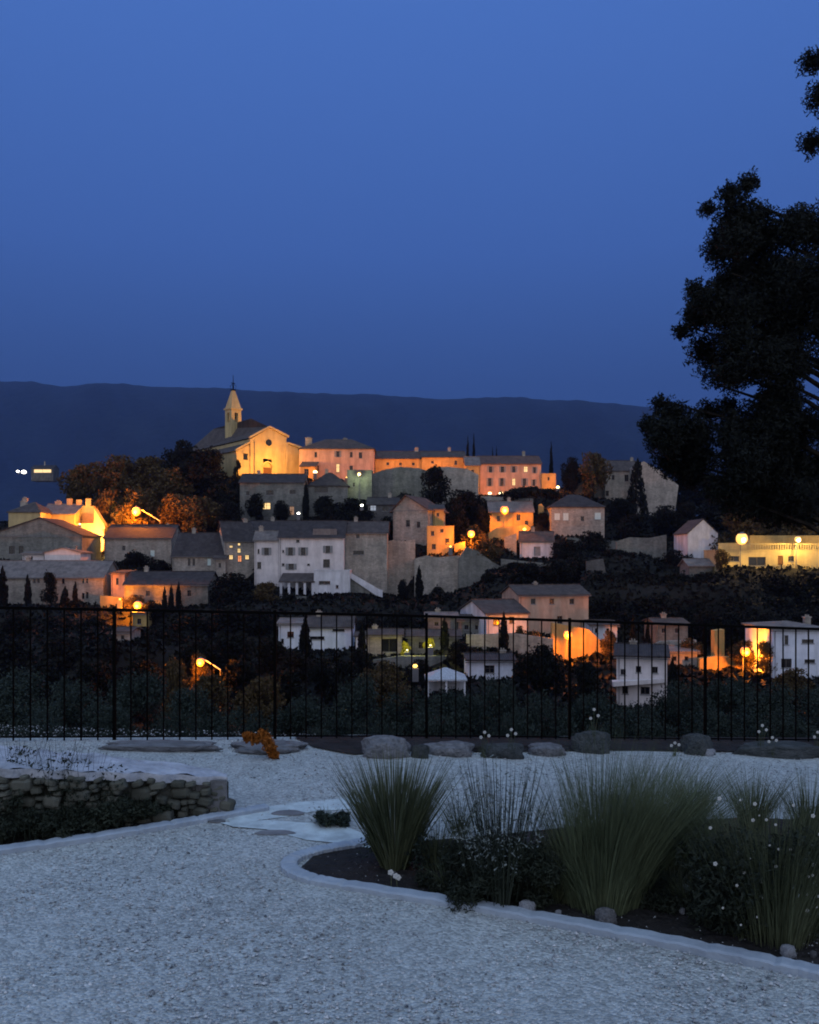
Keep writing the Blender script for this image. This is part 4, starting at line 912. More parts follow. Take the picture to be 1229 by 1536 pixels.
for lab, rows in {
  'black tree in the unlit wood left below the long stone house': [(25,918,70,128),(85,922,70,127),(140,925,60,127),(20,955,90,104),(95,952,90,103),(165,962,80,102),(235,940,70,112),(60,985,100,84),(140,990,90,82),(215,985,90,84)],
  'black tree in the unlit wood between the lower lamps and the small white houses': [(285,918,80,130),(340,910,80,131),(388,912,66,130),(300,955,70,106),(350,948,80,105),(405,955,70,102),(445,975,60,92),(360,985,80,84),(430,1000,80,76),(485,985,50,88),(515,990,60,84)],
  'black tree in the unlit garden belt under the rampart': [(600,912,56,130),(555,922,60,127),(650,922,50,131),(705,905,30,134),(540,970,40,100),(690,960,50,104)],
  'black tree in the unlit wood under the floodlit villa': [(900,858,80,146),(960,848,90,146),(1010,858,90,143),(1060,855,80,140),(1110,856,90,136),(1165,858,90,135),(1220,856,90,134),(1270,850,90,134),(910,890,90,138),(975,890,100,136),(1040,888,100,133),(1105,890,100,130),(1170,892,100,128),(1235,890,100,127),(930,915,50,130),(1100,915,70,122),(1150,915,60,122),(1215,912,80,121),(1010,915,60,128),(1060,912,60,124)],
  'dark tree at the right behind the near pine': [(1040,700,90,215),(1090,715,90,210),(1150,715,100,208),(1220,720,100,205),(1075,745,80,190)],
  'dark shrub on the village slope below the hilltop walls': [(600,745,30,187),(760,748,40,189),(740,750,26,190),(860,745,40,190),(950,770,60,176),(975,800,50,165),(870,830,70,155),(770,842,40,152)],
}.items():
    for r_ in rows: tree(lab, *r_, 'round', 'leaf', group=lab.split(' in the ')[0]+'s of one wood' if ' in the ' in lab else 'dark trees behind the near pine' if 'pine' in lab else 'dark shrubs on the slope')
for i, (px, top, wd, D) in enumerate([(20,1000,170,33),(110,1010,150,30),(205,1000,150,34),(290,1022,130,29),(370,1052,120,27),(450,1040,120,30),(530,1008,140,33),(610,1025,130,29),(690,1030,140,30),(745,1010,120,34),(810,1030,140,28),(885,1035,140,30),(955,1052,130,27),(1020,1012,140,32),(1090,1010,130,33),(1150,1022,140,29),(1215,1022,150,31),(1290,1010,150,32),(-60,1010,150,32),(560,1060,120,22),(660,1062,120,22),(160,1050,130,24),(60,1055,130,23),(770,1060,120,22),(1080,1060,120,21),(1180,1060,130,21),(900,1075,110,20),(480,1080,90,21),(260,1058,120,24),(990,1075,110,20)]):
    tree('silvery olive tree in the dim grove just below the railing', px, top, wd, D, 'olive', 'olive', group='olive trees below the railing')
# low scrub on the slopes
n = 90000; d = np.sqrt(R.random(n)*(230**2-12**2)+12**2); aa = (R.random(n)-.5)*1.25; x = aa*d
P = np.stack([x, d, tz(x, d)+.35*R.random(n)], -1)
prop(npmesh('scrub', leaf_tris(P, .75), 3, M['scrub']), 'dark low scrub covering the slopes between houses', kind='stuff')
# ================================================================ THE NEAR PINE
PD = 22.0; kp = PD/F
pz = at(1330, 1240, PD)
pine = prop(empty('pine_tree', pz), 'tall pine with lumpy crown cutting into the right side of the picture', 'tree')
cl = [(1105,296,20),(1059,316,15),(1079,308,21),(1142,322,20),(1105,350,38),(1142,352,38),(1209,322,27),(1179,350,36),(1127,390,36),(1098,410,22),(1179,410,45),(1215,380,36),(1230,430,40),
 (1038,440,19),(1037,467,25),(1031,490,17),(1068,455,34),(1098,482,44),(1142,452,46),(1075,512,32),(1105,541,44),(1070,575,25),(1179,482,55),(1216,510,50),(1150,560,50),(1200,640,34),(1165,600,38),
 (994,602,17),(1009,625,28),(966,640,19),(983,662,35),(1031,652,36),(1050,680,44),(1012,690,30),(1087,655,38),(1087,700,46),(1142,640,52),(1190,665,50),(1142,704,52),(1200,723,55),(1118,740,34),(1172,752,34),(1216,762,34),
 (1216,650,40),(1224,700,46),(1232,610,24),(1236,540,30),(1195,760,40),(1100,745,36),(1060,735,26),(1246,58,24),(1242,136,30),(1247,185,24),(1100,330,40),(1130,345,36),(1160,335,30),(1215,345,44),(1190,330,26),(1090,380,30),(1110,420,30),(1060,480,34),(1048,470,26),(1110,560,34),(1085,520,36),(1060,655,34),(1000,625,24),(1310,250,40),(1265,330,40),(1270,420,50),(1275,500,46),(1290,640,40),(1280,700,50),(1300,150,60),(1310,60,60),(1320,300,60),(1330,450,60),(1150,430,55),(1195,445,60),(1168,520,60),(1130,665,60),(1178,700,60),(1160,610,40),(1150,752,40),(1212,760,34),(1100,560,36),(1040,690,40),(1100,350,30),(1175,385,40),(1000,655,34),(1185,640,40),(1120,600,26),(1262,590,18),(1080,610,24),(1045,712,24)]
cl3 = [((px-1330)*kp, (rnd.random()-.5)*2.6, (1240-py)*kp, r_*kp*.92, .95) for px, py, r_ in cl]
P = cloud(cl3, 230000, .12)
prop(npmesh('crown', leaf_tris(P, .12, .34, .6), 3, M['pine'], pine))
tb = MB(); tb.tube([(0,0,-2),(.1,0,3),(-.1,0,9),(.1,0,16),(0,0,21)], [.34,.30,.24,.14,.05], 10)
for (px, py, r_) in cl[::3]:
    ex, ez = (px-1330)*kp, (1240-py)*kp
    tb.tube([(0,0,max(2, ez-1.6+ex*.12)),(ex*.5,.1,ez-.7),(ex,0,ez)], [.10,.06,.02], 5)
tb.build('trunk', M['bark'], pine)
# ================================================================ THE TERRACE
def gz(x, y):
    s = min(max((y-4.0)/3.5, 0), 1); return (-.03 if x < 0 else -.044)*x*s*s*(3-2*s)
def gp(px, py):     # point of the terrace seen at a pixel
    z = 0
    for _ in range(12):
        D = (EYE-z)/((py-HY)/F); x = (px-CX)/F*D; z = gz(x, D)
    return x, D, z
def fence_y(x): return 7.72+.166*x
xs = np.linspace(-14, 14, 113); rows = np.linspace(0, 1, 90)
V = []
for r_ in rows:
    for x in xs:
        y = -4+(fence_y(x)+.16+4)*r_; V.append((x, y, gz(x, y)+.004*math.sin(x*3.1+y*2)+.003*math.sin(x*7-y*5)))
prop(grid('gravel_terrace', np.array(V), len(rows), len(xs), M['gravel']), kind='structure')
V = []
for k in range(6):
    for x in xs: V.append((x, fence_y(x)+.16+.03*k, gz(x, 8)-.7*k-.001))
prop(grid('terrace_bank', np.array(V), 6, len(xs), M['ground']), kind='structure')
def sheet(name, pts, dz, m, sub=False):
    P = [gp(*p) for p in pts]
    mb = MB(); cxx = sum(p[0] for p in P)/len(P); cyy = sum(p[1] for p in P)/len(P); n = len(P)
    vs = []
    for q in np.linspace(0, 1, 7)[1:]:
        for p in P:
            x = cxx+(p[0]-cxx)*q; y = cyy+(p[1]-cyy)*q; vs.append((x, y, gz(x, y)+dz))
    vs.append((cxx, cyy, gz(cxx, cyy)+dz)); fs = [(6*n, i, (i+1) % n) for i in range(n)]
    for k in range(5): fs += [(k*n+i, (k+1)*n+i, (k+1)*n+(i+1) % n, k*n+(i+1) % n) for i in range(n)]
    return prop(mb.add(vs, fs).build(name, m, smooth=True), kind='structure')
def curve_pts(pts, n=14):
    P = [np.array(p, float) for p in pts]; o = []
    for i in range(len(P)-1):
        p0 = P[max(i-1, 0)]; p1 = P[i]; p2 = P[i+1]; p3 = P[min(i+2, len(P)-1)]
        for t in np.linspace(0, 1, n, endpoint=False):
            o.append(.5*((2*p1)+(-p0+p2)*t+(2*p0-5*p1+4*p2-p3)*t*t+(-p0+3*p1-3*p2+p3)*t**3))
    o.append(P[-1]); return o
def kerb(label, pts, wd=.085, h=.03, m='kerb'):
    P = [gp(*p) for p in curve_pts(pts)]; n = len(P); vs = []
    for i, p in enumerate(P):
        q = P[min(i+1, n-1)]; o = P[max(i-1, 0)]; tx_, ty_ = q[0]-o[0], q[1]-o[1]; l_ = math.hypot(tx_, ty_)+1e-9
        nx, ny = -ty_/l_, tx_/l_; j = .0022*math.sin(i*2.7)+.0015*math.sin(i*5.1); hh = h+.0015*math.sin(i*1.9)-(.006 if i % 9 == 4 else 0)
        for (u_, z_) in ((-.5, -.03), (-.5, hh*.8), (-.36, hh), (.36, hh), (.5, hh*.8), (.5, -.03)):
            vs.append((p[0]+nx*(wd*u_+j), p[1]+ny*(wd*u_+j), p[2]+z_))
    fs = [(i*6+j, (i+1)*6+j, (i+1)*6+j+1, i*6+j+1) for i in range(n-1) for j in range(5)]
    o = MB().add(vs, fs).build('kerb', M[m])
    return prop(o, label, 'kerb')
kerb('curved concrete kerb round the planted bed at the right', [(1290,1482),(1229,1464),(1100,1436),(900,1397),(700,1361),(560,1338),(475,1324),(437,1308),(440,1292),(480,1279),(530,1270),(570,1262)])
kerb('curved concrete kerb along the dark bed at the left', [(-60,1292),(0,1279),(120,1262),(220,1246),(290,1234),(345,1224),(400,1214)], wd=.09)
sheet('bed_soil', [(452,1303),(475,1318),(560,1334),(700,1356),(900,1392),(1100,1431),(1229,1460),(1300,1478),(1300,1235),(1120,1228),(900,1238),(760,1252),(650,1262),(540,1268),(470,1286)], .008, M['soil'])
sheet('left_bed_soil', [(-60,1290),(0,1276),(120,1258),(220,1243),(325,1226),(338,1214),(200,1214),(0,1220),(-60,1222)], .008, M['soil'])
sheet('soil_strip', [(470,1122),(530,1133),(640,1127),(760,1129),(900,1127),(1060,1128),(1229,1131),(1330,1132),(1330,1108),(1229,1108),(900,1107),(640,1106),(440,1106)], .012, M['soil'])
sheet('pale_path', [(338,1224),(380,1214),(450,1204),(520,1198),(560,1205),(535,1214),(470,1218),(430,1226),(375,1233),(345,1234)], .0045, M['slab'])
sheet('path', [(330,1236),(400,1232),(460,1236),(520,1242),(560,1258),(565,1276),(520,1268),(460,1262),(400,1246),(350,1242)], .0085, M['slab'])
for lab, px, py, a_, b_ in (('long grey flat patch on the pale path, nearest the kerb', 413, 1251, 30, 4), ('grey flat patch on the upper pale path band', 432, 1221, 24, 4), ('small grey flat patch by the corner of the dry-stone wall', 325, 1233, 13, 2.5)):
    P = [gp(px+a_*math.cos(t)*(1+.12*math.sin(3*t)), py+b_*math.sin(t)) for t in np.linspace(0, 2*PI, 18, endpoint=False)]
    z = P[0][2]; prop(MB().plate([(p[0], p[1]) for p in P[::-1]], z-.01, z+.011).build('flat_patch', M['rock']), lab, 'stone')  # thin grey ovals laid over the pale path
# dry stone wall at the left
TZ = .25
def wtop(px): return float(np.interp(px, [-90, 0, 110, 220, 300, 341], [.44, .41, .37, .315, .262, .244]))
def wp(px, py):
    z = wtop(px); D = (EYE-z)/((py-HY)/F); return ((px-CX)/F*D, D, z)
wl_ = prop(empty('dry_stone_wall', (0,0,0)), 'low dry-stone wall with a pale flat top at the left edge of the terrace', 'wall')
pxs = list(np.linspace(-90, 341, 44))
fr = [wp(p, float(np.interp(p, [-90, 0, 110, 220, 300, 341], [1151, 1152, 1157, 1160, 1164, 1166]))+1.2*math.sin(p*.11)) for p in pxs]
bk = [wp(p, float(np.interp(p, [-90, 0, 160, 280, 341], [1112, 1118, 1133, 1147, 1158]))+1.2*math.sin(p*.17)) for p in pxs]
cp = MB(); wc = MB(); n_ = len(pxs)
vs = []
for i in range(n_):
    for q in np.linspace(0, 1, 7):
        f_, b_ = np.array(fr[i]), np.array(bk[i]); p = f_+(b_-f_)*q; vs.append((p[0], p[1], p[2]+.012*math.sin(p[0]*13+q*5)*math.sin(p[1]*17+i)))
cp.add(vs, [(i*7+j, (i+1)*7+j, (i+1)*7+j+1, i*7+j+1) for i in range(n_-1) for j in range(6)])
vs = []
for i in range(n_): vs += [tuple(fr[i]), (fr[i][0], fr[i][1], fr[i][2]-.05)]
cp.add(vs, [(i*2, i*2+1, i*2+3, i*2+2) for i in range(n_-1)])
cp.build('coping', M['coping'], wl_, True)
pl = [(p[0], p[1]+.04) for p in fr]+[(p[0], p[1]-.02) for p in bk[::-1]]
vs = [(x, y, -.1) for x, y in pl]+[(x, y, z-.04) for (x, y), z in zip(pl, [p[2] for p in fr]+[p[2] for p in bk[::-1]])]
m_ = len(pl); wc.add(vs, [(i, (i+1) % m_, (i+1) % m_+m_, i+m_) for i in range(m_)]); wc.build('wall_core', M['drystone'], wl_)
M['wstone'] = leafmat('wall_stones', (.12, .125, .105), (.04, .044, .036), 9)
st_ = MB(); rs_ = random.Random(5); placed = []
for _ in range(2600):
    i = rs_.random()*(n_-1.001); j = int(i); p = np.array(fr[j]); q = np.array(fr[j+1]); c_ = p+(q-p)*(i-j)
    a_ = rs_.choice((.025, .035, .05, .07)); b_ = a_*(.42+.3*rs_.random()); z = b_*.8+(c_[2]-.03-b_*1.6)*rs_.random()
    if any(abs(c_[0]-u[0]) < (a_+u[2])*.78 and abs(z-u[1]) < (b_+u[3])*.78 for u in placed): continue
    placed.append((c_[0], z, a_, b_)); n0 = len(st_.v)
    st_.ball((0, 0, 0), 1, 10, 7, (a_, .035+.02*rs_.random(), b_), .12)
    t_ = (rs_.random()-.5)*.5
    for v_ in range(n0, len(st_.v)):      # squared-off, slightly turned blocks
        x, y, z_ = st_.v[v_]; x = a_*math.copysign(abs(x/a_)**.45, x)*(1+.2*(rs_.random()-.5)); z_ = b_*math.copysign(abs(z_/b_)**.5, z_)*(1+.25*(rs_.random()-.5))
        st_.v[v_] = (c_[0]+x*math.cos(t_)-z_*math.sin(t_), c_[1]+.012+y, z+x*math.sin(t_)+z_*math.cos(t_))
e_ = fr[-1]; eb = bk[-1]
MB().add([(e_[0]-.30,e_[1]-.035,-.05),(e_[0]+.01,e_[1]-.025,-.05),(eb[0]+.02,eb[1],-.05),(eb[0]-.16,eb[1],-.05),(e_[0]-.29,e_[1]-.035,e_[2]-.012),(e_[0],e_[1]-.02,e_[2]-.015),(eb[0],eb[1],e_[2]-.012),(eb[0]-.16,eb[1],e_[2]-.01)],
   [(0,3,2,1),(4,5,6,7),(0,1,5,4),(1,2,6,5),(2,3,7,6),(3,0,4,7)]).build('end_block', M['rock'], wl_)
st_.build('facing_stones', M['wstone'], wl_)
# boulders
def boulder(label, px, pyb, wpx, hpx, m='rock', name='boulder', sq=.7, flat=1.0):
    x, D, z = gp(px, pyb); k = D/F; me_ = bpy.data.meshes.new(name); import bmesh
    bm = bmesh.new(); bmesh.ops.create_icosphere(bm, subdivisions=4, radius=1)
    ph = rnd.random()*9
    for v_ in bm.verts:
        c_ = v_.co; f_ = 1+.13*math.sin(c_.x*3+ph)+.09*math.sin(c_.y*5+c_.z*4+ph*2)+.05*math.sin(c_.x*9+c_.y*8+ph)+.035*math.sin(c_.z*14+c_.x*11)+.02*math.sin(c_.y*23+c_.x*19)
        v_.co = c_*f_
        if v_.co.z > .6*flat: v_.co.z = .6*flat+(v_.co.z-.6*flat)*.3
    bm.to_mesh(me_); bm.free(); me_.polygons.foreach_set('use_smooth', [True]*len(me_.polygons)); me_.materials.append(M[m])
    o = bpy.data.objects.new(name, me_); C.objects.link(o)
    hw_ = wpx*k/2; o.location = (x, D+hw_*sq*.8, z+.02); o.scale = (hw_, hw_*sq, hpx*k*1.05/.75); 
    return prop(o, label, 'boulder', 'boulders along the terrace edge')
boulder('largest grey boulder at the terrace edge behind the first grass clump', 580, 1138, 80, 25, 'rock')
boulder('small dark stone touching the right of the largest boulder', 630, 1138, 26, 16, 'rockd')
boulder('flat pale slab rock right of the largest boulder', 672, 1134, 74, 19, 'rock', flat=.5)
boulder('brownish low rock right of the white flowers', 755, 1138, 60, 16, 'rockd')
boulder('low flat rock left of the dark upright boulder', 822, 1134, 62, 15, 'rock', flat=.5)
boulder('dark upright boulder with a flat top, middle right', 888, 1130, 58, 27, 'rockd')
boulder('domed dark boulder at the right', 1052, 1132, 52, 24, 'rockd')
boulder('small pale stone in front of the domed dark boulder', 1062, 1133, 26, 6, 'coping')
boulder('long low dark kerb rock at the right end', 1175, 1137, 150, 20, 'rockd', sq=.3, flat=.6)
boulder('low pale rock hidden behind the left end of the gravel', 400, 1130, 110, 9, 'rock', flat=.5)
boulder('low mounded rock between the dry-stone wall and the railing', 235, 1128, 200, 10, 'rock', sq=.25, flat=.5)
# railing
rl = prop(empty('railing', (0, fence_y(0), 0)), 'black iron railing with thin upright bars along the terrace edge', 'railing')
x0_, x1_ = -4.6, 5.3; sl = .166; zt0 = lambda x: gz(x, 8)
nb_ = int((x1_-x0_)/.132)
bar = MB().box((-.0055,-.0055,.0),(.0055,.0055,1.09)); bm_ = bar.build('bar', M['iron']); bd = bm_.data; bpy.data.objects.remove(bm_)
post = MB().box((-.0125,-.0125,-.1),(.0125,.0125,1.125)); bm_ = post.build('post', M['iron']); pd_ = bm_.data; bpy.data.objects.remove(bm_)
xs_ = [x0_+i*.132 for i in range(nb_)]
ip = min(range(nb_), key=lambda i: abs(xs_[i]/(7.72+.166*xs_[i])*F+CX-163)) % 10
for i, x in enumerate(xs_):
    o = bpy.data.objects.new('post' if i % 10 == ip else 'bar', pd_ if i % 10 == ip else bd); C.objects.link(o); o.parent = rl
    o.location = (x, sl*x, zt0(x))
for nm_, h_, r_ in (('top_rail', 1.10, .012), ('bottom_rail', .03, .006)):
    mb = MB()
    for i in range(12):
        xa = x0_+(x1_-x0_)*i/12; xb = x0_+(x1_-x0_)*(i+1)/12
        za, zb_ = zt0(xa)+h_, zt0(xb)+h_; ya, yb_ = sl*xa, sl*xb
        mb.add([(xa,ya-r_,za-r_),(xb,yb_-r_,zb_-r_),(xb,yb_+r_,zb_-r_),(xa,ya+r_,za-r_),(xa,ya-r_,za+r_),(xb,yb_-r_,zb_+r_),(xb,yb_+r_,zb_+r_),(xa,ya+r_,za+r_)],
               [(0,3,2,1),(4,5,6,7),(0,1,5,4),(2,3,7,6)])
    mb.build(nm_, M['iron'], rl)
# loose pebbles on the gravel
n = 26000; yy = 2.2+5.6*R.random(n)**1.3; xx = (R.random(n)-.5)*1.05*yy
oct_ = np.array([(1,0,0),(0,1,0),(-1,0,0),(0,-1,0),(0,0,1),(0,0,-1)], float)
fc = np.array([(0,1,4),(1,2,4),(2,3,4),(3,0,4),(1,0,5),(2,1,5),(3,2,5),(0,3,5)])
base = oct_[fc].reshape(-1, 3)
sc_ = (.0035+.0065*R.random((n, 1, 1))**2)*(.6+.8*R.random((n, 1, 3))); th = R.random(n)*6.28; cth, sth = np.cos(th)[:, None], np.sin(th)[:, None]
Pb = base[None]*sc_*(1+.3*(R.random((n, 24, 3))-.5)*0); Xr = Pb[..., 0]*cth-Pb[..., 1]*sth; Yr = Pb[..., 0]*sth+Pb[..., 1]*cth
gzv = np.array([gz(a_, b_) for a_, b_ in zip(xx, yy)])
Pb = np.stack([Xr+xx[:, None], Yr+yy[:, None], Pb[..., 2]*.7+gzv[:, None]+.003], -1).reshape(-1, 3)
M['pebble'] = leafmat('pebble_stone', (.62, .66, .68), (.05, .06, .075), 14)
prop(npmesh('pebbles', Pb, 3, M['pebble']), 'loose pale and dark pebbles strewn over the gravel', kind='stuff')
# ================================================================ GARDEN PLANTS
def blades(n, L0, spread, droop, wd, rad=.06, lean=(0, 0), seg=5, lmin=.6):
    """curved tapering blades from one tuft, as quads"""
    th = R.random(n)*2*PI; out = spread*np.sqrt(R.random(n)); L = L0*(lmin+(1-lmin)*R.random(n))
    dx, dy = np.cos(th)*out+lean[0], np.sin(th)*out+lean[1]
    bx_, by_ = np.cos(th)*rad*R.random(n), np.sin(th)*rad*R.random(n)
    t = np.linspace(0, 1, seg+1)
    X = bx_[:, None]+L[:, None]*(dx[:, None]*(t+droop*t**2)); Y = by_[:, None]+L[:, None]*(dy[:, None]*(t+droop*t**2))
    Z = L[:, None]*(t-droop*.35*(out[:, None]*1.6)*t**2.2)
    W_ = wd*(1-t)**.6*.5; px_ = -np.sin(th+R.normal(size=n)*.8); py_ = np.cos(th+R.normal(size=n)*.8)
    A = np.stack([X+px_[:, None]*W_, Y+py_[:, None]*W_, Z], -1); B = np.stack([X-px_[:, None]*W_, Y-py_[:, None]*W_, Z], -1)
    Q = np.stack([A[:, :-1], B[:, :-1], B[:, 1:], A[:, 1:]], 2).reshape(-1, 3)
    return Q, np.stack([X[:, -1], Y[:, -1], Z[:, -1]], -1), np.stack([X, Y, Z], -1)
def plant(name, label, px, py, cat='plant', group=None):
    x, D, z = gp(px, py); return prop(empty(name, (x, D, z)), label, cat, group), D/F
r1, k = plant('grass_clump', 'fan-shaped green grass clump nearest the kerb tip, with a few pale blades', 592, 1302)
Q, _, _ = blades(900, 150*k*1.22, .50, .25, .008, .07); npmesh('blades', Q, 4, M['grass'], r1)
Q, _, _ = blades(34, 150*k*1.15, .42, .25, .007, .05, lmin=.8); npmesh('pale_blades', Q, 4, M['grassp'], r1)
fl, k = plant('white_flower', 'two small white blossoms low at the foot of the first grass clump', 588, 1318, 'flower')
MB().tube([(0,-.14,0),(0,-.15,.07)], .002, 5).tube([(.03,-.14,0),(.025,-.15,.055)], .002, 5).build('stem', M['grass'], fl)
for q in ((-.002,-.15,.085),(.022,-.15,.068),(.034,-.148,.060)):
    mb = MB()
    for j in range(5): mb.ball((q[0]+.008*math.cos(j*1.257), q[1], q[2]+.008*math.sin(j*1.257)), .0075, 6, 4, (1,.5,1))
    mb.build('blossom', M['petal'], fl)
r2, k = plant('lavender_bush', 'dark lavender bush with many upright pale-tipped stems, second from the left', 752, 1350)
P = cloud([((rnd.random()-.5)*.40,(rnd.random()-.5)*.30,.03+.19*rnd.random(),.09,.9) for _ in range(16)], 15000, .2); npmesh('foliage', leaf_tris(P, .030, .25), 3, M['lav'], r2)
Q, tips, cur = blades(180, 220*k*1.08, .36, .10, .0065, .16, lmin=.55); npmesh('flower_stems', Q, 4, M['lav'], r2)
pp = []
for i in range(len(cur)):
    c5 = cur[i]
    for _ in range(7):
        u = .40+.5*rnd.random(); j = min(int(u*5), 4); f_ = u*5-j; p = c5[j]*(1-f_)+c5[j+1]*f_; pp.append(p+R.normal(size=3)*.004)
npmesh('flower_spikes', leaf_tris(np.array(pp), .024, .3), 3, M['lavf'], r2)
r3, k = plant('tall_grass_clump', 'tallest feathery green grass clump, leaning right behind the kerb', 905, 1362)
Qs = []
for ox_, oy_, hh_, nn_, ln_ in ((0,0,1.0,1100,.05),(-.10,.06,.80,600,-.05),(.12,.05,.9,800,.16),(.05,-.02,.55,500,.1),(-.06,-.02,.5,400,-.1)):
    Q, _, _ = blades(int(nn_*1.3), 255*k*1.12*hh_, .21, 1.0, .0032, .09, lean=(ln_, 0), lmin=.35, seg=7); Qs.append(Q+np.array((ox_, oy_, 0)))
npmesh('blades', np.concatenate(Qs), 4, M['grassd'], r3)
r3b, k = plant('feathery_grass', 'wide feathery grass drooping to the right, behind the tallest clump', 985, 1325)
Q, _, _ = blades(2200, 195*k*1.1, .42, .9, .0032, .12, lean=(.08, 0), lmin=.4, seg=7); npmesh('blades', Q, 4, M['grassd'], r3b)
r4, k = plant('flowering_bush', 'bushy green plant dotted with white flowers at the right edge', 1158, 1400)
P = cloud([((rnd.random()-.5)*.60,(rnd.random()-.5)*.26,.05+.28*rnd.random(),.11,1) for _ in range(24)], 14000, .2); npmesh('foliage', leaf_tris(P, .030, .35), 3, M['lav'], r4)
Q, tips, cur = blades(1900, 235*k, .38, .5, .0032, .2, lmin=.35, seg=6); npmesh('stems', Q, 4, M['grass'], r4)
for i in range(46):
    p = (( rnd.random()-.5)*.64, -.2-.12*rnd.random()+.1, .12+.52*rnd.random()); mb = MB(); q_ = .002+.0035*rnd.random()
    for j in range(5): mb.ball((p[0]+q_*math.cos(j*1.257), p[1], p[2]+q_*math.sin(j*1.257)), q_*.8, 6, 4, (1,.5,1))
    mb.build('flower', M['petal'], r4)
for lab, px, py, hpx, n_, sp_, mk, lf in (
  ('grey-green sage tuft between the first grass clump and the lavender', 655, 1302, 90, 260, .5, 'grass', 3500),
  ('low grey-green mat plant on the pale path, left of the first grass clump', 492, 1238, 28, 160, 1.0, 'grass', 2500),
  ('small bluish sage bush under the flowering stems, right of the tall grass', 1010, 1335, 70, 120, .6, 'grassp', 3500),
  ('wispy grass against the bright gravel behind the flowering bush', 1130, 1245, 105, 420, .5, 'grass', 0),
  ('wispy grass at the right edge against the bright gravel', 1212, 1260, 115, 420, .5, 'grass', 0),
  ('wispy grass left of the flowering bush, behind the feathery grass', 1040, 1235, 95, 380, .5, 'grass', 0),
  ('dark low bush between the lavender and the tallest grass clump', 838, 1352, 60, 200, .7, 'grass', 4500),
  ('dark low bush between the first grass clump and the lavender, near the soil', 672, 1332, 46, 160, .8, 'grass', 3500),
  ('dark low bush between the tallest grass and the flowering bush', 1035, 1362, 60, 200, .7, 'grass', 4500),
  ('thin tuft behind the lavender bush', 690, 1250, 80, 120, .5, 'grass', 0)):
    r_, k = plant('small_plant', lab, px, py); Q, _, _ = blades(n_, hpx*k, sp_, .4, .004, .07, lmin=.5); npmesh('blades', Q, 4, M[mk], r_)
    if lf:
        h = hpx*k; P = cloud([((rnd.random()-.5)*h*2,(rnd.random()-.5)*h,h*(.1+.4*rnd.random()),h*.35,.7) for _ in range(9)], lf, .2); npmesh('foliage', leaf_tris(P, .022, .5), 3, M['lav' if lab.startswith('dark') else 'olive'], r_)
for i, (px, py, hpx) in enumerate([(20,1240,70),(70,1242,82),(115,1238,74),(158,1236,56),(45,1260,50),(95,1256,46),(-20,1250,80),(200,1234,52),(140,1248,44),(235,1230,34),(5,1265,46),(180,1240,50),(92,1238,105),(30,1232,110),(60,1236,100),(130,1236,90)]):
    r_, k = plant('bed_plant', 'dark leafy plant in the left bed before the dry-stone wall', px, py, group='dark plants of the left bed')
    h = hpx*k; P = cloud([((rnd.random()-.5)*h*1.2,(rnd.random()-.5)*h*.8,h*(.15+.6*rnd.random()),h*.28,.9) for _ in range(10)], 3000, .2); npmesh('foliage', leaf_tris(P, .026, .5), 3, M['lav'], r_)
    Q, _, _ = blades(70, h*1.5, .35, .3, .004, .08, lmin=.5); npmesh('stems', Q, 4, M['lav'], r_)
for i, (px, py) in enumerate([(80,1200),(100,1205),(160,1205),(185,1200),(128,1205)]):
    r_, k = plant('thin_stem_plant', 'thin bare stems standing against the pale wall top', px, py, group='thin stems before the wall'); Q, _, _ = blades(9, 78*k, .22, .2, .005, .05, lmin=.7); npmesh('stems', Q, 4, M['lav'], r_)
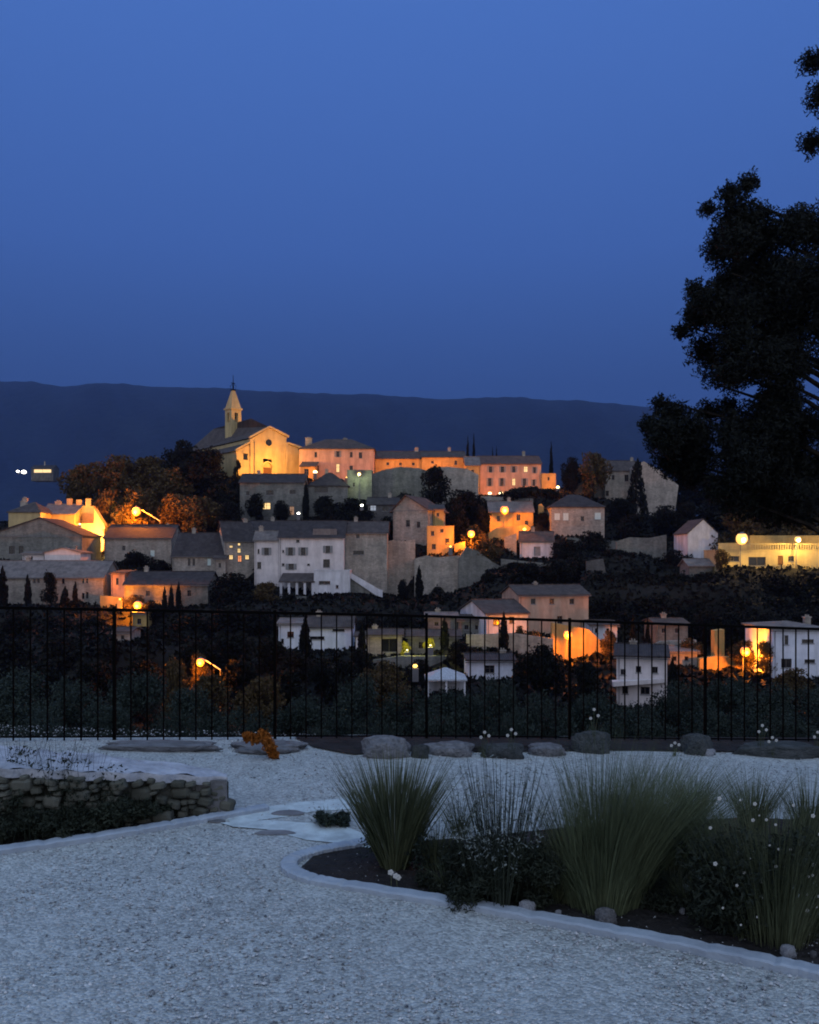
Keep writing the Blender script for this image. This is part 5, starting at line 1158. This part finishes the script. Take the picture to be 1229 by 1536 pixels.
for lab, px, py, tp in (('white flower pair left of the middle, in front of the railing', 727, 1136, 1098), ('white flower cluster right beside the pair before the railing', 767, 1138, 1094), ('single tall white flower by the railing, above the dark upright boulder', 891, 1130, 1064),
   ('white flower on a bent stem right of the domed boulder', 1143, 1134, 1088), ('lower white flower right of the domed boulder', 1158, 1136, 1106), ('white flowers low between the two dark boulders', 1012, 1134, 1114), ('white flower at the right edge before the railing', 1226, 1134, 1098)):
    r_, k = plant('white_flower_plant', lab, px, py, 'flower', 'white flowers along the terrace edge'); h = (py-tp)*k
    r_.location.z -= .0
    Q, tips, _ = blades(16, h*.8, .35, .3, .005, .03); npmesh('leaves', Q, 4, M['grass'], r_)
    mb = MB(); fb = MB()
    for q in ((0, h), (.035, h*.86), (-.03, h*.80)):
        mb.tube([(0,0,0),(q[0]*.4,0,q[1]*.6),(q[0],-.01,q[1])], .002, 5)
        for j in range(5): fb.ball((q[0]+.008*math.cos(j*1.257), -.012, q[1]+.008*math.sin(j*1.257)), .0065, 6, 4, (1,.5,1))
    mb.build('stem', M['grass'], r_); fb.build('flower', M['petal'], r_)
r_, k = plant('rust_shrub', 'small rust-orange shrub leaning over the gravel before the railing', 408, 1138)
P = cloud([(x_*k, 0, z_*k, q*k, .9) for x_, z_, q in ((2,8,7),(-3,18,9),(-8,28,9),(-14,34,10),(-26,30,9),(-36,33,8),(6,4,5))], 1500, .2); npmesh('leaves', leaf_tris(P, .035, .7), 3, M['rust'], r_)
MB().tube([(12*k,0,-.02),(0,0,12*k),(-14*k,0,32*k)], [.012,.008,.004], 6).build('stem', M['bark'], r_)
for lab, px, py, wpx, m in (('curled pale dead leaf stone on the soil near the kerb', 793, 1372, 24, 'coping'), ('small pale stone on the soil near the kerb, middle', 838, 1377, 9, 'coping'), ('brown-grey stone against the kerb inside the bed', 912, 1390, 34, 'rock'),
   ('white stone by the kerb at the right', 1186, 1440, 24, 'coping'), ('pale stone right of the tall grass', 1029, 1342, 14, 'coping'), ('small pale stone on dark soil, right of the tall grass', 1024, 1374, 9, 'coping'), ('round grey stone on dark soil', 1057, 1385, 8, 'rock'), ('grey stone before the tall grass foot', 925, 1352, 22, 'rock'), ('small stone at the bed edge far right', 1222, 1440, 10, 'rock')):
    o = boulder(lab, px, py, wpx, wpx*.5, m, 'stone'); o['category'] = 'stone'; o['group'] = 'stones lying in the bed'
